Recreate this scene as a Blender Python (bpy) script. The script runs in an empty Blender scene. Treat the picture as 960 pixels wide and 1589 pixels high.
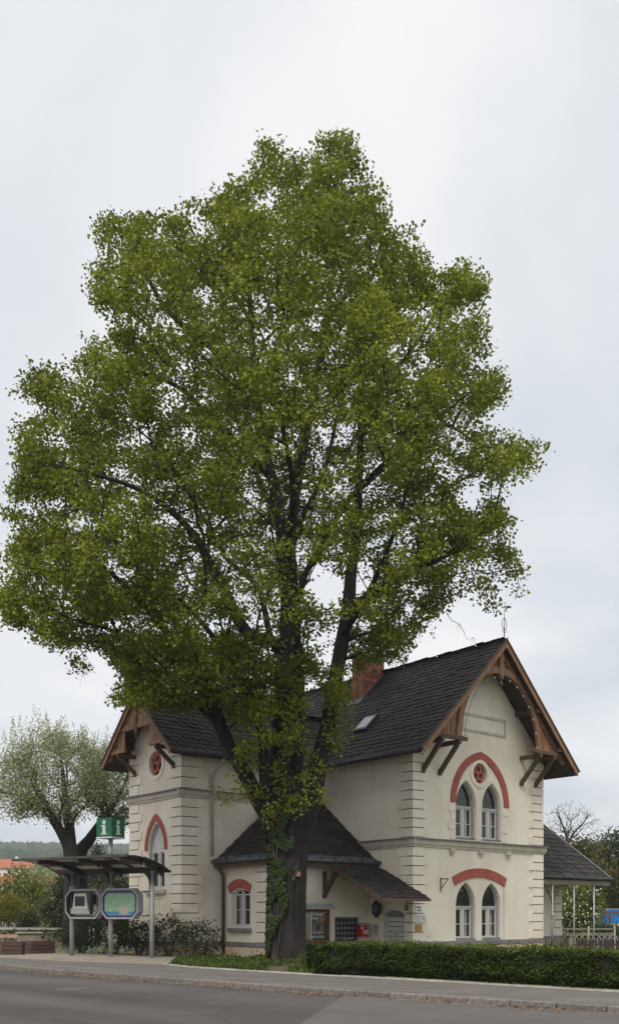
import bpy, bmesh, math, random
import numpy as np
from mathutils import Vector, Matrix, noise
from mathutils.geometry import tessellate_polygon
R = math.radians
random.seed(7); rng = np.random.default_rng(11)
scn = bpy.context.scene
COL = scn.collection

# ------------------------------------------------------------------ camera, sky, sun, exposure
F, HZ, CX, EYE = 1502.0, 1417.0, 480.0, 1.65      # focal length (px of the 960 wide photo), horizon row, centre column, eye height
cam_d = bpy.data.cameras.new('camera'); cam = bpy.data.objects.new('camera', cam_d); COL.objects.link(cam)
cam.location = (0, 0, EYE); cam.rotation_euler = (R(90), 0, 0)
cam_d.sensor_fit = 'VERTICAL'; cam_d.sensor_height = 24.0; cam_d.lens = 24.0 * F / 1589.0
cam_d.shift_y = (HZ - 794.5) / 1589.0
cam_d.clip_end = 6000; cam_d.clip_start = 0.1
scn.camera = cam
scn.render.resolution_x, scn.render.resolution_y = 618, 1024

SUN_EL, SUN_AZ = 52, 196       # degrees; azimuth measured clockwise from +Y (the view direction)
w = bpy.data.worlds.new('World'); scn.world = w; w.use_nodes = True
nt = w.node_tree; N = nt.nodes; L = nt.links; N.clear()
out = N.new('ShaderNodeOutputWorld'); bg = N.new('ShaderNodeBackground')
sky = N.new('ShaderNodeTexSky'); sky.sky_type = 'NISHITA'; sky.sun_disc = False
sky.sun_elevation = R(SUN_EL); sky.sun_rotation = R(SUN_AZ)
tc = N.new('ShaderNodeTexCoord'); sep = N.new('ShaderNodeSeparateXYZ'); L.new(tc.outputs['Generated'], sep.inputs[0])
def wm(op, a, b=None):
    n = N.new('ShaderNodeMath'); n.operation = op
    for i, v in enumerate((a, b)):
        if v is None: continue
        if isinstance(v, (int, float)): n.inputs[i].default_value = v
        else: L.new(v, n.inputs[i])
    return n.outputs[0]
zz = wm('ADD', wm('MAXIMUM', sep.outputs[2], 0.0), 0.32)
comb = N.new('ShaderNodeCombineXYZ')
L.new(wm('DIVIDE', sep.outputs[0], zz), comb.inputs[0]); L.new(wm('DIVIDE', sep.outputs[1], zz), comb.inputs[1])
n1 = N.new('ShaderNodeTexNoise'); n1.inputs['Scale'].default_value = 1.7; n1.inputs['Detail'].default_value = 7; n1.inputs['Roughness'].default_value = .46; n1.inputs['Distortion'].default_value = .35
L.new(comb.outputs[0], n1.inputs['Vector'])
ramp = N.new('ShaderNodeValToRGB'); L.new(n1.outputs[0], ramp.inputs[0])
e = ramp.color_ramp.elements
e[0].position = .34; e[0].color = (.60, .645, .70, 1); e[1].position = .68; e[1].color = (.97, .945, .925, 1)
m_ = e.new(.45); m_.color = (.71, .74, .775, 1)
m_ = e.new(.56); m_.color = (.84, .845, .855, 1)
mul = N.new('ShaderNodeVectorMath'); mul.operation = 'SCALE'; mul.inputs['Scale'].default_value = .10; L.new(sky.outputs[0], mul.inputs[0])
mix = N.new('ShaderNodeMix'); mix.data_type = 'RGBA'; mix.inputs[0].default_value = .93
L.new(mul.outputs[0], mix.inputs[6]); L.new(ramp.outputs[0], mix.inputs[7])
L.new(mix.outputs[2], bg.inputs[0]); bg.inputs[1].default_value = 1.05; L.new(bg.outputs[0], out.inputs[0])

sd = bpy.data.lights.new('sun', 'SUN'); sd.energy = 3.2; sd.angle = R(22); sd.color = (1, .94, .83)
sun = bpy.data.objects.new('sun', sd); COL.objects.link(sun)
az = R(SUN_AZ); dirv = Vector((math.sin(az) * math.cos(R(SUN_EL)), math.cos(az) * math.cos(R(SUN_EL)), math.sin(R(SUN_EL))))
sun.rotation_euler = dirv.to_track_quat('Z', 'Y').to_euler()
scn.view_settings.view_transform = 'Standard'; scn.view_settings.look = 'None'; scn.view_settings.exposure = .12; scn.view_settings.gamma = 1
scn.cycles.use_denoising = True
scn.cycles.max_bounces = 6; scn.cycles.transparent_max_bounces = 12

# ------------------------------------------------------------------ helpers
def mat(name, c1, c2=None, scale=3, rough=.8, bump=0, bscale=40, stretch=(1, 1, 1), metallic=0, detail=5, rnd=0, transl=0, lo=.35, hi=.65, spec=.5):
    m = bpy.data.materials.new(name); m.use_nodes = True
    t = m.node_tree; b = t.nodes['Principled BSDF']; b.inputs['Roughness'].default_value = rough; b.inputs['Metallic'].default_value = metallic
    b.inputs['Specular IOR Level'].default_value = spec
    c2 = c2 or c1
    co = t.nodes.new('ShaderNodeTexCoord'); mp = t.nodes.new('ShaderNodeMapping'); mp.inputs['Scale'].default_value = stretch
    t.links.new(co.outputs['Object'], mp.inputs[0])
    n = t.nodes.new('ShaderNodeTexNoise'); n.inputs['Scale'].default_value = scale; n.inputs['Detail'].default_value = detail
    t.links.new(mp.outputs[0], n.inputs['Vector'])
    r = t.nodes.new('ShaderNodeValToRGB'); t.links.new(n.outputs[0], r.inputs[0])
    r.color_ramp.elements[0].position = lo; r.color_ramp.elements[0].color = (*c1, 1)
    r.color_ramp.elements[1].position = hi; r.color_ramp.elements[1].color = (*c2, 1)
    colr = r.outputs[0]
    if rnd:
        g = t.nodes.new('ShaderNodeNewGeometry'); oi = t.nodes.new('ShaderNodeObjectInfo')
        a = t.nodes.new('ShaderNodeMath'); a.operation = 'ADD'; t.links.new(g.outputs['Random Per Island'], a.inputs[0]); t.links.new(oi.outputs['Random'], a.inputs[1])
        fr = t.nodes.new('ShaderNodeMath'); fr.operation = 'FRACT'; t.links.new(a.outputs[0], fr.inputs[0])
        mr = t.nodes.new('ShaderNodeMapRange'); mr.inputs[3].default_value = 1 - rnd; mr.inputs[4].default_value = 1 + rnd; t.links.new(fr.outputs[0], mr.inputs[0])
        vm = t.nodes.new('ShaderNodeVectorMath'); vm.operation = 'SCALE'; t.links.new(colr, vm.inputs[0]); t.links.new(mr.outputs[0], vm.inputs['Scale'])
        colr = vm.outputs[0]
    t.links.new(colr, b.inputs['Base Color'])
    if bump:
        n2 = t.nodes.new('ShaderNodeTexNoise'); n2.inputs['Scale'].default_value = bscale; n2.inputs['Detail'].default_value = 4
        t.links.new(mp.outputs[0], n2.inputs['Vector'])
        bp = t.nodes.new('ShaderNodeBump'); bp.inputs['Strength'].default_value = bump; bp.inputs['Distance'].default_value = .03
        t.links.new(n2.outputs[0], bp.inputs['Height']); t.links.new(bp.outputs[0], b.inputs['Normal'])
    if transl:
        tr = t.nodes.new('ShaderNodeBsdfTranslucent'); t.links.new(colr, tr.inputs[0])
        ms = t.nodes.new('ShaderNodeMixShader'); ms.inputs[0].default_value = transl
        t.links.new(b.outputs[0], ms.inputs[1]); t.links.new(tr.outputs[0], ms.inputs[2])
        t.links.new(ms.outputs[0], t.nodes['Material Output'].inputs[0])
    return m

def leafmat(name, dark, light, rough=.55, transl=.35, gscale=.35):
    """leaf colour varies leaf by leaf and, more slowly, clump by clump"""
    m = bpy.data.materials.new(name); m.use_nodes = True
    t = m.node_tree; b = t.nodes['Principled BSDF']; b.inputs['Roughness'].default_value = rough + .1; b.inputs['Specular IOR Level'].default_value = .16
    g = t.nodes.new('ShaderNodeNewGeometry'); co = t.nodes.new('ShaderNodeTexCoord')
    n = t.nodes.new('ShaderNodeTexNoise'); n.inputs['Scale'].default_value = gscale; n.inputs['Detail'].default_value = 3; t.links.new(co.outputs['Object'], n.inputs['Vector'])
    a = t.nodes.new('ShaderNodeMath'); a.operation = 'MULTIPLY_ADD'; a.inputs[1].default_value = .34; t.links.new(g.outputs['Random Per Island'], a.inputs[0])
    s = t.nodes.new('ShaderNodeMath'); s.operation = 'MULTIPLY_ADD'; s.inputs[1].default_value = 1.8; s.inputs[2].default_value = -.56; t.links.new(n.outputs[0], s.inputs[0])
    t.links.new(s.outputs[0], a.inputs[2])
    r = t.nodes.new('ShaderNodeValToRGB'); t.links.new(a.outputs[0], r.inputs[0])
    r.color_ramp.elements[0].color = (*dark, 1); r.color_ramp.elements[1].color = (*light, 1)
    t.links.new(r.outputs[0], b.inputs['Base Color'])
    tr = t.nodes.new('ShaderNodeBsdfTranslucent'); t.links.new(r.outputs[0], tr.inputs[0])
    ms = t.nodes.new('ShaderNodeMixShader'); ms.inputs[0].default_value = transl
    t.links.new(b.outputs[0], ms.inputs[1]); t.links.new(tr.outputs[0], ms.inputs[2]); t.links.new(ms.outputs[0], t.nodes['Material Output'].inputs[0])
    return m

def link(name, me, parent=None, kind=None):
    o = bpy.data.objects.new(name, me); COL.objects.link(o)
    if parent: o.parent = parent
    if kind: o['kind'] = kind
    return o

def tag(o, label, cat, group=None):
    o['label'] = label; o['category'] = cat
    if group: o['group'] = group
    return o

def thing(name, label, cat, loc=(0, 0, 0), rz=0, group=None):
    o = bpy.data.objects.new(name, None); COL.objects.link(o); o.location = loc; o.rotation_euler = (0, 0, rz); o.empty_display_size = .2
    return tag(o, label, cat, group)

def copy_tree(o, parent=None):
    c = o.copy(); COL.objects.link(c); c.parent = parent
    for ch in list(o.children): copy_tree(ch, c)
    return c

class MB:
    def __init__(s): s.v = []; s.f = []
    def add(s, vs, fs):
        k = len(s.v); s.v += [tuple(v) for v in vs]; s.f += [tuple(i + k for i in f) for f in fs]; return s
    def box(s, x0, x1, y0, y1, z0, z1):
        return s.add([(x0, y0, z0), (x1, y0, z0), (x1, y1, z0), (x0, y1, z0), (x0, y0, z1), (x1, y0, z1), (x1, y1, z1), (x0, y1, z1)],
                     [(0, 3, 2, 1), (4, 5, 6, 7), (0, 1, 5, 4), (1, 2, 6, 5), (2, 3, 7, 6), (3, 0, 4, 7)])
    def bar(s, p, q, wd, ht, up=(0, 0, 1)):
        p = Vector(p); q = Vector(q); d = (q - p).normalized(); up = Vector(up)
        if abs(d.dot(up)) > .98: up = Vector((1, 0, 0))
        a = d.cross(up).normalized() * wd / 2; b = a.cross(d).normalized() * ht / 2
        return s.add([p - a - b, p + a - b, p + a + b, p - a + b, q - a - b, q + a - b, q + a + b, q - a + b],
                     [(0, 3, 2, 1), (4, 5, 6, 7), (0, 1, 5, 4), (1, 2, 6, 5), (2, 3, 7, 6), (3, 0, 4, 7)])
    def tube(s, pts, rad, n=8, cap=True):
        pts = [Vector(p) for p in pts]
        if not hasattr(rad, '__len__'): rad = [rad] * len(pts)
        k = len(s.v); prev = None; m = len(pts)
        for i, p in enumerate(pts):
            d = (pts[min(i + 1, m - 1)] - pts[max(i - 1, 0)]).normalized()
            if prev is None: a = d.orthogonal().normalized()
            else:
                a = prev - d * prev.dot(d); a = a.normalized() if a.length > 1e-5 else d.orthogonal().normalized()
            prev = a; b = d.cross(a)
            for j in range(n):
                t = 2 * math.pi * j / n; s.v.append(tuple(p + (a * math.cos(t) + b * math.sin(t)) * rad[i]))
        for i in range(m - 1):
            for j in range(n):
                j2 = (j + 1) % n
                s.f.append((k + i * n + j, k + i * n + j2, k + (i + 1) * n + j2, k + (i + 1) * n + j))
        if cap:
            s.f.append(tuple(k + j for j in reversed(range(n)))); s.f.append(tuple(k + (m - 1) * n + j for j in range(n)))
        return s
    def prism(s, poly, M, d0, d1, back=True):
        n = len(poly); k = len(s.v)
        s.v += [tuple(M(u, z, d0)) for u, z in poly] + [tuple(M(u, z, d1)) for u, z in poly]
        tris = tessellate_polygon([[Vector((u, z, 0)) for u, z in poly]])
        for t in tris:
            s.f.append(tuple(k + n + i for i in t))
            if back: s.f.append(tuple(k + i for i in reversed(t)))
        for i in range(n): s.f.append((k + i, k + (i + 1) % n, k + n + (i + 1) % n, k + n + i))
        return s
    def ring(s, outer, inner, M, d0, d1, closed=True):
        n = len(outer); k = len(s.v)
        for lp, d in ((outer, d0), (inner, d0), (outer, d1), (inner, d1)): s.v += [tuple(M(u, z, d)) for u, z in lp]
        for i in range(n if closed else n - 1):
            j = (i + 1) % n
            s.f += [(k + 2*n + i, k + 2*n + j, k + 3*n + j, k + 3*n + i), (k + i, k + n + i, k + n + j, k + j),
                    (k + i, k + j, k + 2*n + j, k + 2*n + i), (k + n + i, k + 3*n + i, k + 3*n + j, k + n + j)]
        if not closed:
            for i in (0, n - 1): s.f.append((k + i, k + n + i, k + 3*n + i, k + 2*n + i))
        return s
    def build(s, name, m, parent=None, kind=None, smooth=False):
        me = bpy.data.meshes.new(name); me.from_pydata(s.v, [], s.f); me.materials.append(m)
        bm = bmesh.new(); bm.from_mesh(me); bmesh.ops.recalc_face_normals(bm, faces=bm.faces); bm.to_mesh(me); bm.free()
        if smooth:
            for p in me.polygons: p.use_smooth = True
        return link(name, me, parent, kind)

def box_obj(name, m, parent, *a): return MB().box(*a).build(name, m, parent)

def text_obj(body, size, m, parent, origin, ux, uy, name='lettering', align='CENTER', bold=0):
    """flat lettering: origin = middle, ux/uy = reading and up directions"""
    c = bpy.data.curves.new('tmp', 'FONT'); c.body = body; c.size = size; c.align_x = align; c.align_y = 'CENTER'; c.resolution_u = 2; c.offset = bold
    t = bpy.data.objects.new('tmp', c); me = bpy.data.meshes.new_from_object(t); bpy.data.objects.remove(t); bpy.data.curves.remove(c)
    ux = Vector(ux).normalized(); uy = Vector(uy).normalized(); uz = ux.cross(uy)
    M = Matrix((( ux.x, uy.x, uz.x, origin[0]), (ux.y, uy.y, uz.y, origin[1]), (ux.z, uy.z, uz.z, origin[2]), (0, 0, 0, 1)))
    me.transform(M); me.materials.clear(); me.materials.append(m); me.name = name
    return link(name, me, parent)

def G(px, py, z=0.0):
    k = (EYE - z) * F / (py - HZ); return Vector(((px - CX) / F * k, k, z))
def W(px, py, y): return Vector(((px - CX) / F * y, y, EYE + (HZ - py) / F * y))

# ------------------------------------------------------------------ materials
M = {}
M['asphalt'] = mat('asphalt', (.058, .051, .050), (.078, .069, .067), .35, .9, .35, 90, detail=8)
M['asphalt_new'] = mat('asphalt_pale', (.090, .082, .076), (.108, .099, .091), 1.2, .9, .35, 90, detail=8)
def worn(m, amt=.30, scale=.55, ang=137.3):
    # long wear streaks along the street and fine aggregate speckle
    t = m.node_tree; b = t.nodes['Principled BSDF']; co = [n for n in t.nodes if n.type == 'TEX_COORD'][0]; src = b.inputs['Base Color'].links[0].from_socket
    mp = t.nodes.new('ShaderNodeMapping'); mp.vector_type = 'TEXTURE'; mp.inputs['Rotation'].default_value = (0, 0, R(ang)); mp.inputs['Scale'].default_value = (14, 1, 1); t.links.new(co.outputs['Object'], mp.inputs[0])
    n = t.nodes.new('ShaderNodeTexNoise'); n.inputs['Scale'].default_value = scale; n.inputs['Detail'].default_value = 3; t.links.new(mp.outputs[0], n.inputs['Vector'])
    n2 = t.nodes.new('ShaderNodeTexNoise'); n2.inputs['Scale'].default_value = 45; n2.inputs['Detail'].default_value = 2; t.links.new(co.outputs['Object'], n2.inputs['Vector'])
    ad = t.nodes.new('ShaderNodeMath'); ad.operation = 'MULTIPLY_ADD'; ad.inputs[1].default_value = .35; t.links.new(n2.outputs[0], ad.inputs[0]); t.links.new(n.outputs[0], ad.inputs[2])
    mr = t.nodes.new('ShaderNodeMapRange'); mr.inputs[1].default_value = .45; mr.inputs[2].default_value = .9; mr.inputs[3].default_value = 1 - amt; mr.inputs[4].default_value = 1 + amt; t.links.new(ad.outputs[0], mr.inputs[0])
    vm = t.nodes.new('ShaderNodeVectorMath'); vm.operation = 'SCALE'; t.links.new(src, vm.inputs[0]); t.links.new(mr.outputs[0], vm.inputs['Scale']); t.links.new(vm.outputs[0], b.inputs['Base Color'])
def cracks(m, scale, wd, dark):
    t = m.node_tree; b = t.nodes['Principled BSDF']; co = [n for n in t.nodes if n.type == 'TEX_COORD'][0]; src = b.inputs['Base Color'].links[0].from_socket
    n = t.nodes.new('ShaderNodeTexNoise'); n.inputs['Scale'].default_value = 1.3; n.inputs['Detail'].default_value = 4; t.links.new(co.outputs['Object'], n.inputs['Vector'])
    mv = t.nodes.new('ShaderNodeMix'); mv.data_type = 'VECTOR'; mv.inputs[0].default_value = .22; t.links.new(co.outputs['Object'], mv.inputs[4]); t.links.new(n.outputs['Color'], mv.inputs[5])
    v = t.nodes.new('ShaderNodeTexVoronoi'); v.feature = 'DISTANCE_TO_EDGE'; v.inputs['Scale'].default_value = scale; t.links.new(mv.outputs[1], v.inputs['Vector'])
    mr = t.nodes.new('ShaderNodeMapRange'); mr.inputs[1].default_value = 0; mr.inputs[2].default_value = wd; mr.inputs[3].default_value = dark; mr.inputs[4].default_value = 1; t.links.new(v.outputs['Distance'], mr.inputs[0])
    vm = t.nodes.new('ShaderNodeVectorMath'); vm.operation = 'SCALE'; t.links.new(src, vm.inputs[0]); t.links.new(mr.outputs[0], vm.inputs['Scale']); t.links.new(vm.outputs[0], b.inputs['Base Color'])
cracks(M['asphalt'], .30, .006, .62); cracks(M['asphalt_new'], .22, .004, .7)
worn(M['asphalt'], .34); worn(M['asphalt_new'], .22)
M['walk'] = mat('pavement_asphalt', (.105, .094, .087), (.138, .124, .113), 1.0, .9, .3, 80, detail=7)
worn(M['walk'], .16, 1.1)
M['plaza'] = mat('plaza_concrete', (.20, .175, .14), (.26, .23, .19), 1.5, .9, .25, 60)
M['kerb'] = mat('granite_kerb', (.10, .088, .082), (.20, .178, .165), 9, .85, .3, 60, rnd=.18)
M['edging'] = mat('pale_concrete', (.30, .28, .25), (.40, .38, .34), 6, .9, .2, 60, rnd=.12)
M['soil'] = mat('garden_soil', (.045, .038, .022), (.085, .072, .04), 4, 1, .6, 25)
M['grassland'] = mat('rough_grass', (.045, .062, .018), (.085, .10, .035), .6, 1, .5, 12)
M['grass'] = leafmat('grass_blade', (.045, .075, .015), (.10, .14, .03), transl=.25, gscale=1.2)
M['wall'] = mat('cream_render', (.73, .645, .53), (.83, .755, .645), .55, .95, .12, 55, detail=9, lo=.28, hi=.6)
M['quoin'] = mat('cream_quoin', (.75, .67, .56), (.84, .765, .66), .9, .95, .12, 55, rnd=.035)
M['joint'] = mat('sooty_joint', (.17, .135, .10), (.24, .195, .15), 3, 1)
def streaks(m, amt):
    # rain runs: stains drawn out vertically, and broad patchy soiling
    t = m.node_tree; b = t.nodes['Principled BSDF']; co = [n for n in t.nodes if n.type == 'TEX_COORD'][0]; src = b.inputs['Base Color'].links[0].from_socket
    mp = t.nodes.new('ShaderNodeMapping'); mp.inputs['Scale'].default_value = (1.7, 1.7, .24); t.links.new(co.outputs['Object'], mp.inputs[0])
    n = t.nodes.new('ShaderNodeTexNoise'); n.inputs['Scale'].default_value = 1.0; n.inputs['Detail'].default_value = 5; t.links.new(mp.outputs[0], n.inputs['Vector'])
    n2 = t.nodes.new('ShaderNodeTexNoise'); n2.inputs['Scale'].default_value = 7; n2.inputs['Detail'].default_value = 6; t.links.new(co.outputs['Object'], n2.inputs['Vector'])
    ad = t.nodes.new('ShaderNodeMath'); ad.operation = 'MULTIPLY_ADD'; ad.inputs[1].default_value = .5; t.links.new(n2.outputs[0], ad.inputs[0]); t.links.new(n.outputs[0], ad.inputs[2])
    r = t.nodes.new('ShaderNodeValToRGB'); t.links.new(ad.outputs[0], r.inputs[0]); r.color_ramp.elements[0].position = .52; r.color_ramp.elements[0].color = (1 - amt, 1 - amt * 1.06, 1 - amt * 1.15, 1); r.color_ramp.elements[1].position = .78; r.color_ramp.elements[1].color = (1, 1, 1, 1)
    mx = t.nodes.new('ShaderNodeMix'); mx.data_type = 'RGBA'; mx.blend_type = 'MULTIPLY'; mx.inputs[0].default_value = 1; t.links.new(src, mx.inputs[6]); t.links.new(r.outputs[0], mx.inputs[7]); t.links.new(mx.outputs[2], b.inputs['Base Color'])
streaks(M['wall'], .075); streaks(M['quoin'], .06)
M['plinthwall'] = mat('plinth_render', (.56, .46, .33), (.66, .57, .43), 1.1, .95, .2, 40)
streaks(M['plinthwall'], .2)
M['ledge'] = mat('plinth_ledge', (.17, .155, .155), (.24, .22, .215), 3, .7, .1, 40)
M['cornice'] = mat('cornice_plaster', (.47, .415, .345), (.57, .515, .435), 1.6, .9, .1, 40)
M['red'] = mat('brick_red_plaster', (.34, .085, .06), (.42, .115, .08), 3, .9, .1, 40)
streaks(M['red'], .14)
M['terracotta'] = mat('terracotta', (.30, .085, .06), (.40, .14, .09), 5, .8, .2, 30)
M['timber'] = mat('brown_timber', (.19, .09, .046), (.32, .175, .098), 3, .75, .3, 25, (5, 5, .6), rnd=.16)
M['timber_dark'] = mat('dark_timber', (.075, .042, .028), (.125, .075, .05), 3, .8, .3, 25, (4, 4, .8), rnd=.12)
M['soffit'] = mat('soffit_boards', (.045, .028, .02), (.075, .048, .034), 3, .85, .2, 20)
M['slate'] = mat('roof_shingle', (.021, .0175, .0165), (.044, .037, .034), .9, .75, .25, 30, rnd=.34, spec=.3)
M['slab'] = mat('roof_underlay', (.02, .018, .017), (.03, .026, .025), 3, .9)
M['zinc'] = mat('zinc_gutter', (.075, .085, .10), (.115, .128, .145), 4, .45, .05, 30, metallic=.25)
M['gutter_dark'] = mat('dark_gutter', (.022, .021, .022), (.035, .033, .034), 4, .5)
M['pipe_cream'] = mat('cream_downpipe', (.36, .32, .27), (.43, .39, .33), 2, .6)
M['pipe_dark'] = mat('grey_downpipe', (.05, .05, .055), (.075, .074, .08), 3, .5)
M['frame'] = mat('grey_window_paint', (.36, .36, .365), (.44, .44, .445), 6, .6)
M['frame_white'] = mat('pale_window_paint', (.56, .55, .54), (.64, .63, .62), 6, .55)
M['reveal'] = mat('window_reveal', (.33, .30, .26), (.40, .37, .32), 3, .9)
M['curtain'] = mat('curtain', (.58, .54, .47), (.68, .64, .56), 7, .95, stretch=(3, 3, .3))
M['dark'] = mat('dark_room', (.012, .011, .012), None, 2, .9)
M['brick'] = mat('chimney_brick', (.24, .075, .04), (.42, .16, .08), 2.5, .9, .3, 50, rnd=.4)
M['mortar'] = mat('mortar', (.22, .18, .15), (.30, .26, .22), 8, 1)
M['lead'] = mat('lead_flashing', (.10, .105, .11), (.15, .155, .16), 3, .6)
M['iron'] = mat('black_iron', (.012, .011, .012), (.022, .02, .02), 8, .6)
M['door'] = mat('door_paint', (.60, .60, .585), (.68, .68, .66), 3, .6, stretch=(1, 1, 4))
M['white'] = mat('white_paint', (.72, .72, .70), (.78, .78, .76), 4, .5)
M['paper'] = mat('paper', (.62, .60, .56), (.68, .66, .62), 5, .8)
M['black'] = mat('black_plastic', (.012, .012, .014), None, 4, .35)
M['galv'] = mat('galvanised_steel', (.32, .325, .33), (.40, .405, .41), 8, .42, metallic=.35)
M['greysteel'] = mat('grey_painted_steel', (.28, .28, .285), (.34, .34, .345), 6, .45)
M['roofsteel'] = mat('brown_roof_steel', (.035, .03, .03), (.06, .052, .05), 3, .4)
M['green'] = mat('sign_green', (.0, .13, .055), (.005, .15, .07), 3, .35)
M['beige'] = mat('beige_plastic', (.55, .52, .45), (.62, .59, .52), 4, .4)
M['keys'] = mat('key_panel', (.30, .38, .36), (.42, .50, .47), 60, .5)
M['redbox'] = mat('red_letterbox', (.42, .012, .016), (.48, .02, .022), 4, .35)
M['redwood'] = mat('red_brown_wood', (.12, .022, .014), (.19, .04, .026), 4, .6, .15, 20, (1, 1, 6))
M['blue'] = mat('enamel_blue', (.012, .02, .11), None, 4, .3)
M['gold'] = mat('brass_plate', (.36, .20, .055), (.44, .26, .08), 5, .45, metallic=.3)
M['ochre'] = mat('pale_plate', (.68, .66, .61), (.74, .72, .67), 9, .6)
M['ink'] = mat('ink', (.05, .05, .055), None, 4, .8)
M['planter'] = mat('dark_stained_planks', (.05, .022, .018), (.085, .04, .032), 4, .7, .2, 20, (1, 1, 8), rnd=.18)
M['rail'] = mat('weathered_rail', (.30, .17, .09), (.40, .25, .14), 4, .8, .1, 20)
M['fence'] = mat('dark_pickets', (.03, .02, .018), (.06, .042, .036), 5, .85, .2, 20, rnd=.25)
M['stone'] = mat('grey_stone', (.15, .13, .10), (.24, .21, .17), 3, .95, .4, 18)
M['bark'] = mat('linden_bark', (.006, .005, .005), (.026, .0205, .019), 6, .95, 1.0, 10, (1, 1, .14), detail=9)
M['bark_grey'] = mat('grey_bark', (.035, .03, .025), (.085, .074, .062), 5, .95, .7, 12, (1, 1, .3))
M['linden'] = leafmat('linden_leaf', (.060, .080, .006), (.290, .325, .032), transl=.36, gscale=.28)
M['linden_low'] = leafmat('linden_sprout', (.13, .17, .014), (.32, .35, .042), transl=.42, gscale=.5)
M['ivy'] = leafmat('ivy_leaf', (.012, .026, .008), (.065, .095, .032), transl=.15, gscale=1.2)
M['hedge'] = leafmat('hedge_leaf', (.008, .020, .004), (.052, .080, .010), transl=.2, gscale=.9)
M['hedge_new'] = leafmat('hedge_shoot', (.05, .078, .010), (.135, .165, .022), transl=.3, gscale=.9)
M['willow'] = leafmat('silver_leaf', (.20, .23, .10), (.44, .475, .27), transl=.42, gscale=.4)
M['shrub'] = leafmat('dark_shrub_leaf', (.014, .024, .008), (.055, .072, .024), transl=.2, gscale=.8)
M['shrub_y'] = leafmat('fresh_shrub_leaf', (.07, .09, .014), (.22, .24, .05), transl=.35, gscale=.5)
M['shrub_o'] = leafmat('olive_shrub_leaf', (.05, .052, .018), (.13, .13, .05), transl=.3, gscale=.5)
M['tree_d'] = leafmat('dark_tree_leaf', (.022, .036, .014), (.085, .115, .04), transl=.3, gscale=.3)
M['tree_o'] = leafmat('brownish_tree_leaf', (.055, .055, .018), (.14, .128, .05), transl=.3, gscale=.3)
M['conifer'] = leafmat('conifer_needle', (.012, .018, .014), (.035, .045, .036), transl=.1, gscale=.5)
M['blossom'] = mat('white_blossom', (.62, .62, .52), (.75, .74, .66), 3, .8)
M['flower'] = mat('red_petal', (.30, .012, .012), (.36, .03, .02), 8, .6)
M['tile'] = mat('red_roof_tiles', (.26, .07, .045), (.38, .115, .07), .8, .85)
M['housewall'] = mat('far_white_wall', (.55, .53, .48), (.65, .63, .58), .5, .9)
M['truck'] = mat('blue_tarpaulin', (.0, .12, .36), (.01, .16, .44), 2, .5)
M['tyre'] = mat('rubber', (.015, .015, .016), None, 5, .8)
M['carpaint'] = mat('dark_car_paint', (.03, .033, .045), None, 5, .25)
M['forest'] = mat('hill_forest', (.022, .034, .014), (.055, .075, .03), .035, 1, detail=6, rnd=.35)
M['bulb'] = mat('clear_bulb', (.55, .55, .52), None, 5, .2)

def glass(name, tint=(.02, .022, .025)):
    m = bpy.data.materials.new(name); m.use_nodes = True; t = m.node_tree; t.nodes.clear()
    o = t.nodes.new('ShaderNodeOutputMaterial'); tr = t.nodes.new('ShaderNodeBsdfTransparent'); gl = t.nodes.new('ShaderNodeBsdfGlossy')
    gl.inputs['Roughness'].default_value = .03; tr.inputs[0].default_value = (.82, .84, .85, 1)
    lw = t.nodes.new('ShaderNodeLayerWeight'); lw.inputs[0].default_value = .5
    pw = t.nodes.new('ShaderNodeMath'); pw.operation = 'POWER'; pw.inputs[1].default_value = 4; t.links.new(lw.outputs['Facing'], pw.inputs[0])
    fr = t.nodes.new('ShaderNodeMath'); fr.operation = 'MULTIPLY_ADD'; fr.inputs[1].default_value = .85; fr.inputs[2].default_value = .07; t.links.new(pw.outputs[0], fr.inputs[0])
    n = t.nodes.new('ShaderNodeTexNoise'); n.inputs['Scale'].default_value = 2.2; co = t.nodes.new('ShaderNodeTexCoord'); t.links.new(co.outputs['Object'], n.inputs['Vector'])
    bp = t.nodes.new('ShaderNodeBump'); bp.inputs['Strength'].default_value = .25; bp.inputs['Distance'].default_value = .02; t.links.new(n.outputs[0], bp.inputs['Height']); t.links.new(bp.outputs[0], gl.inputs['Normal'])
    mx = t.nodes.new('ShaderNodeMixShader'); t.links.new(fr.outputs[0], mx.inputs[0]); t.links.new(tr.outputs[0], mx.inputs[1]); t.links.new(gl.outputs[0], mx.inputs[2]); t.links.new(mx.outputs[0], o.inputs[0])
    return m
M['glass'] = glass('window_glass')
M['glassblock'] = mat('glass_block', (.012, .014, .018), (.03, .033, .04), 6, .12)
M['skyglass'] = mat('skylight_glass', (.30, .33, .36), None, 2, .08)

def mapmat():
    m = mat('printed_map', (.16, .36, .24), (.36, .46, .30), 9, .35, detail=9)
    t = m.node_tree; b = t.nodes['Principled BSDF']; r = [n for n in t.nodes if n.type == 'VALTORGB'][0]
    co = [n for n in t.nodes if n.type == 'TEX_COORD'][0]
    v = t.nodes.new('ShaderNodeTexVoronoi'); v.inputs['Scale'].default_value = 26; t.links.new(co.outputs['Object'], v.inputs['Vector'])
    lt = t.nodes.new('ShaderNodeMath'); lt.operation = 'LESS_THAN'; lt.inputs[1].default_value = .16; t.links.new(v.outputs['Distance'], lt.inputs[0])
    mx = t.nodes.new('ShaderNodeMix'); mx.data_type = 'RGBA'; t.links.new(lt.outputs[0], mx.inputs[0]); t.links.new(r.outputs[0], mx.inputs[6]); mx.inputs[7].default_value = (.12, .13, .10, 1)
    t.links.new(mx.outputs[2], b.inputs['Base Color'])
    return m
M['map'] = mapmat()
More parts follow.
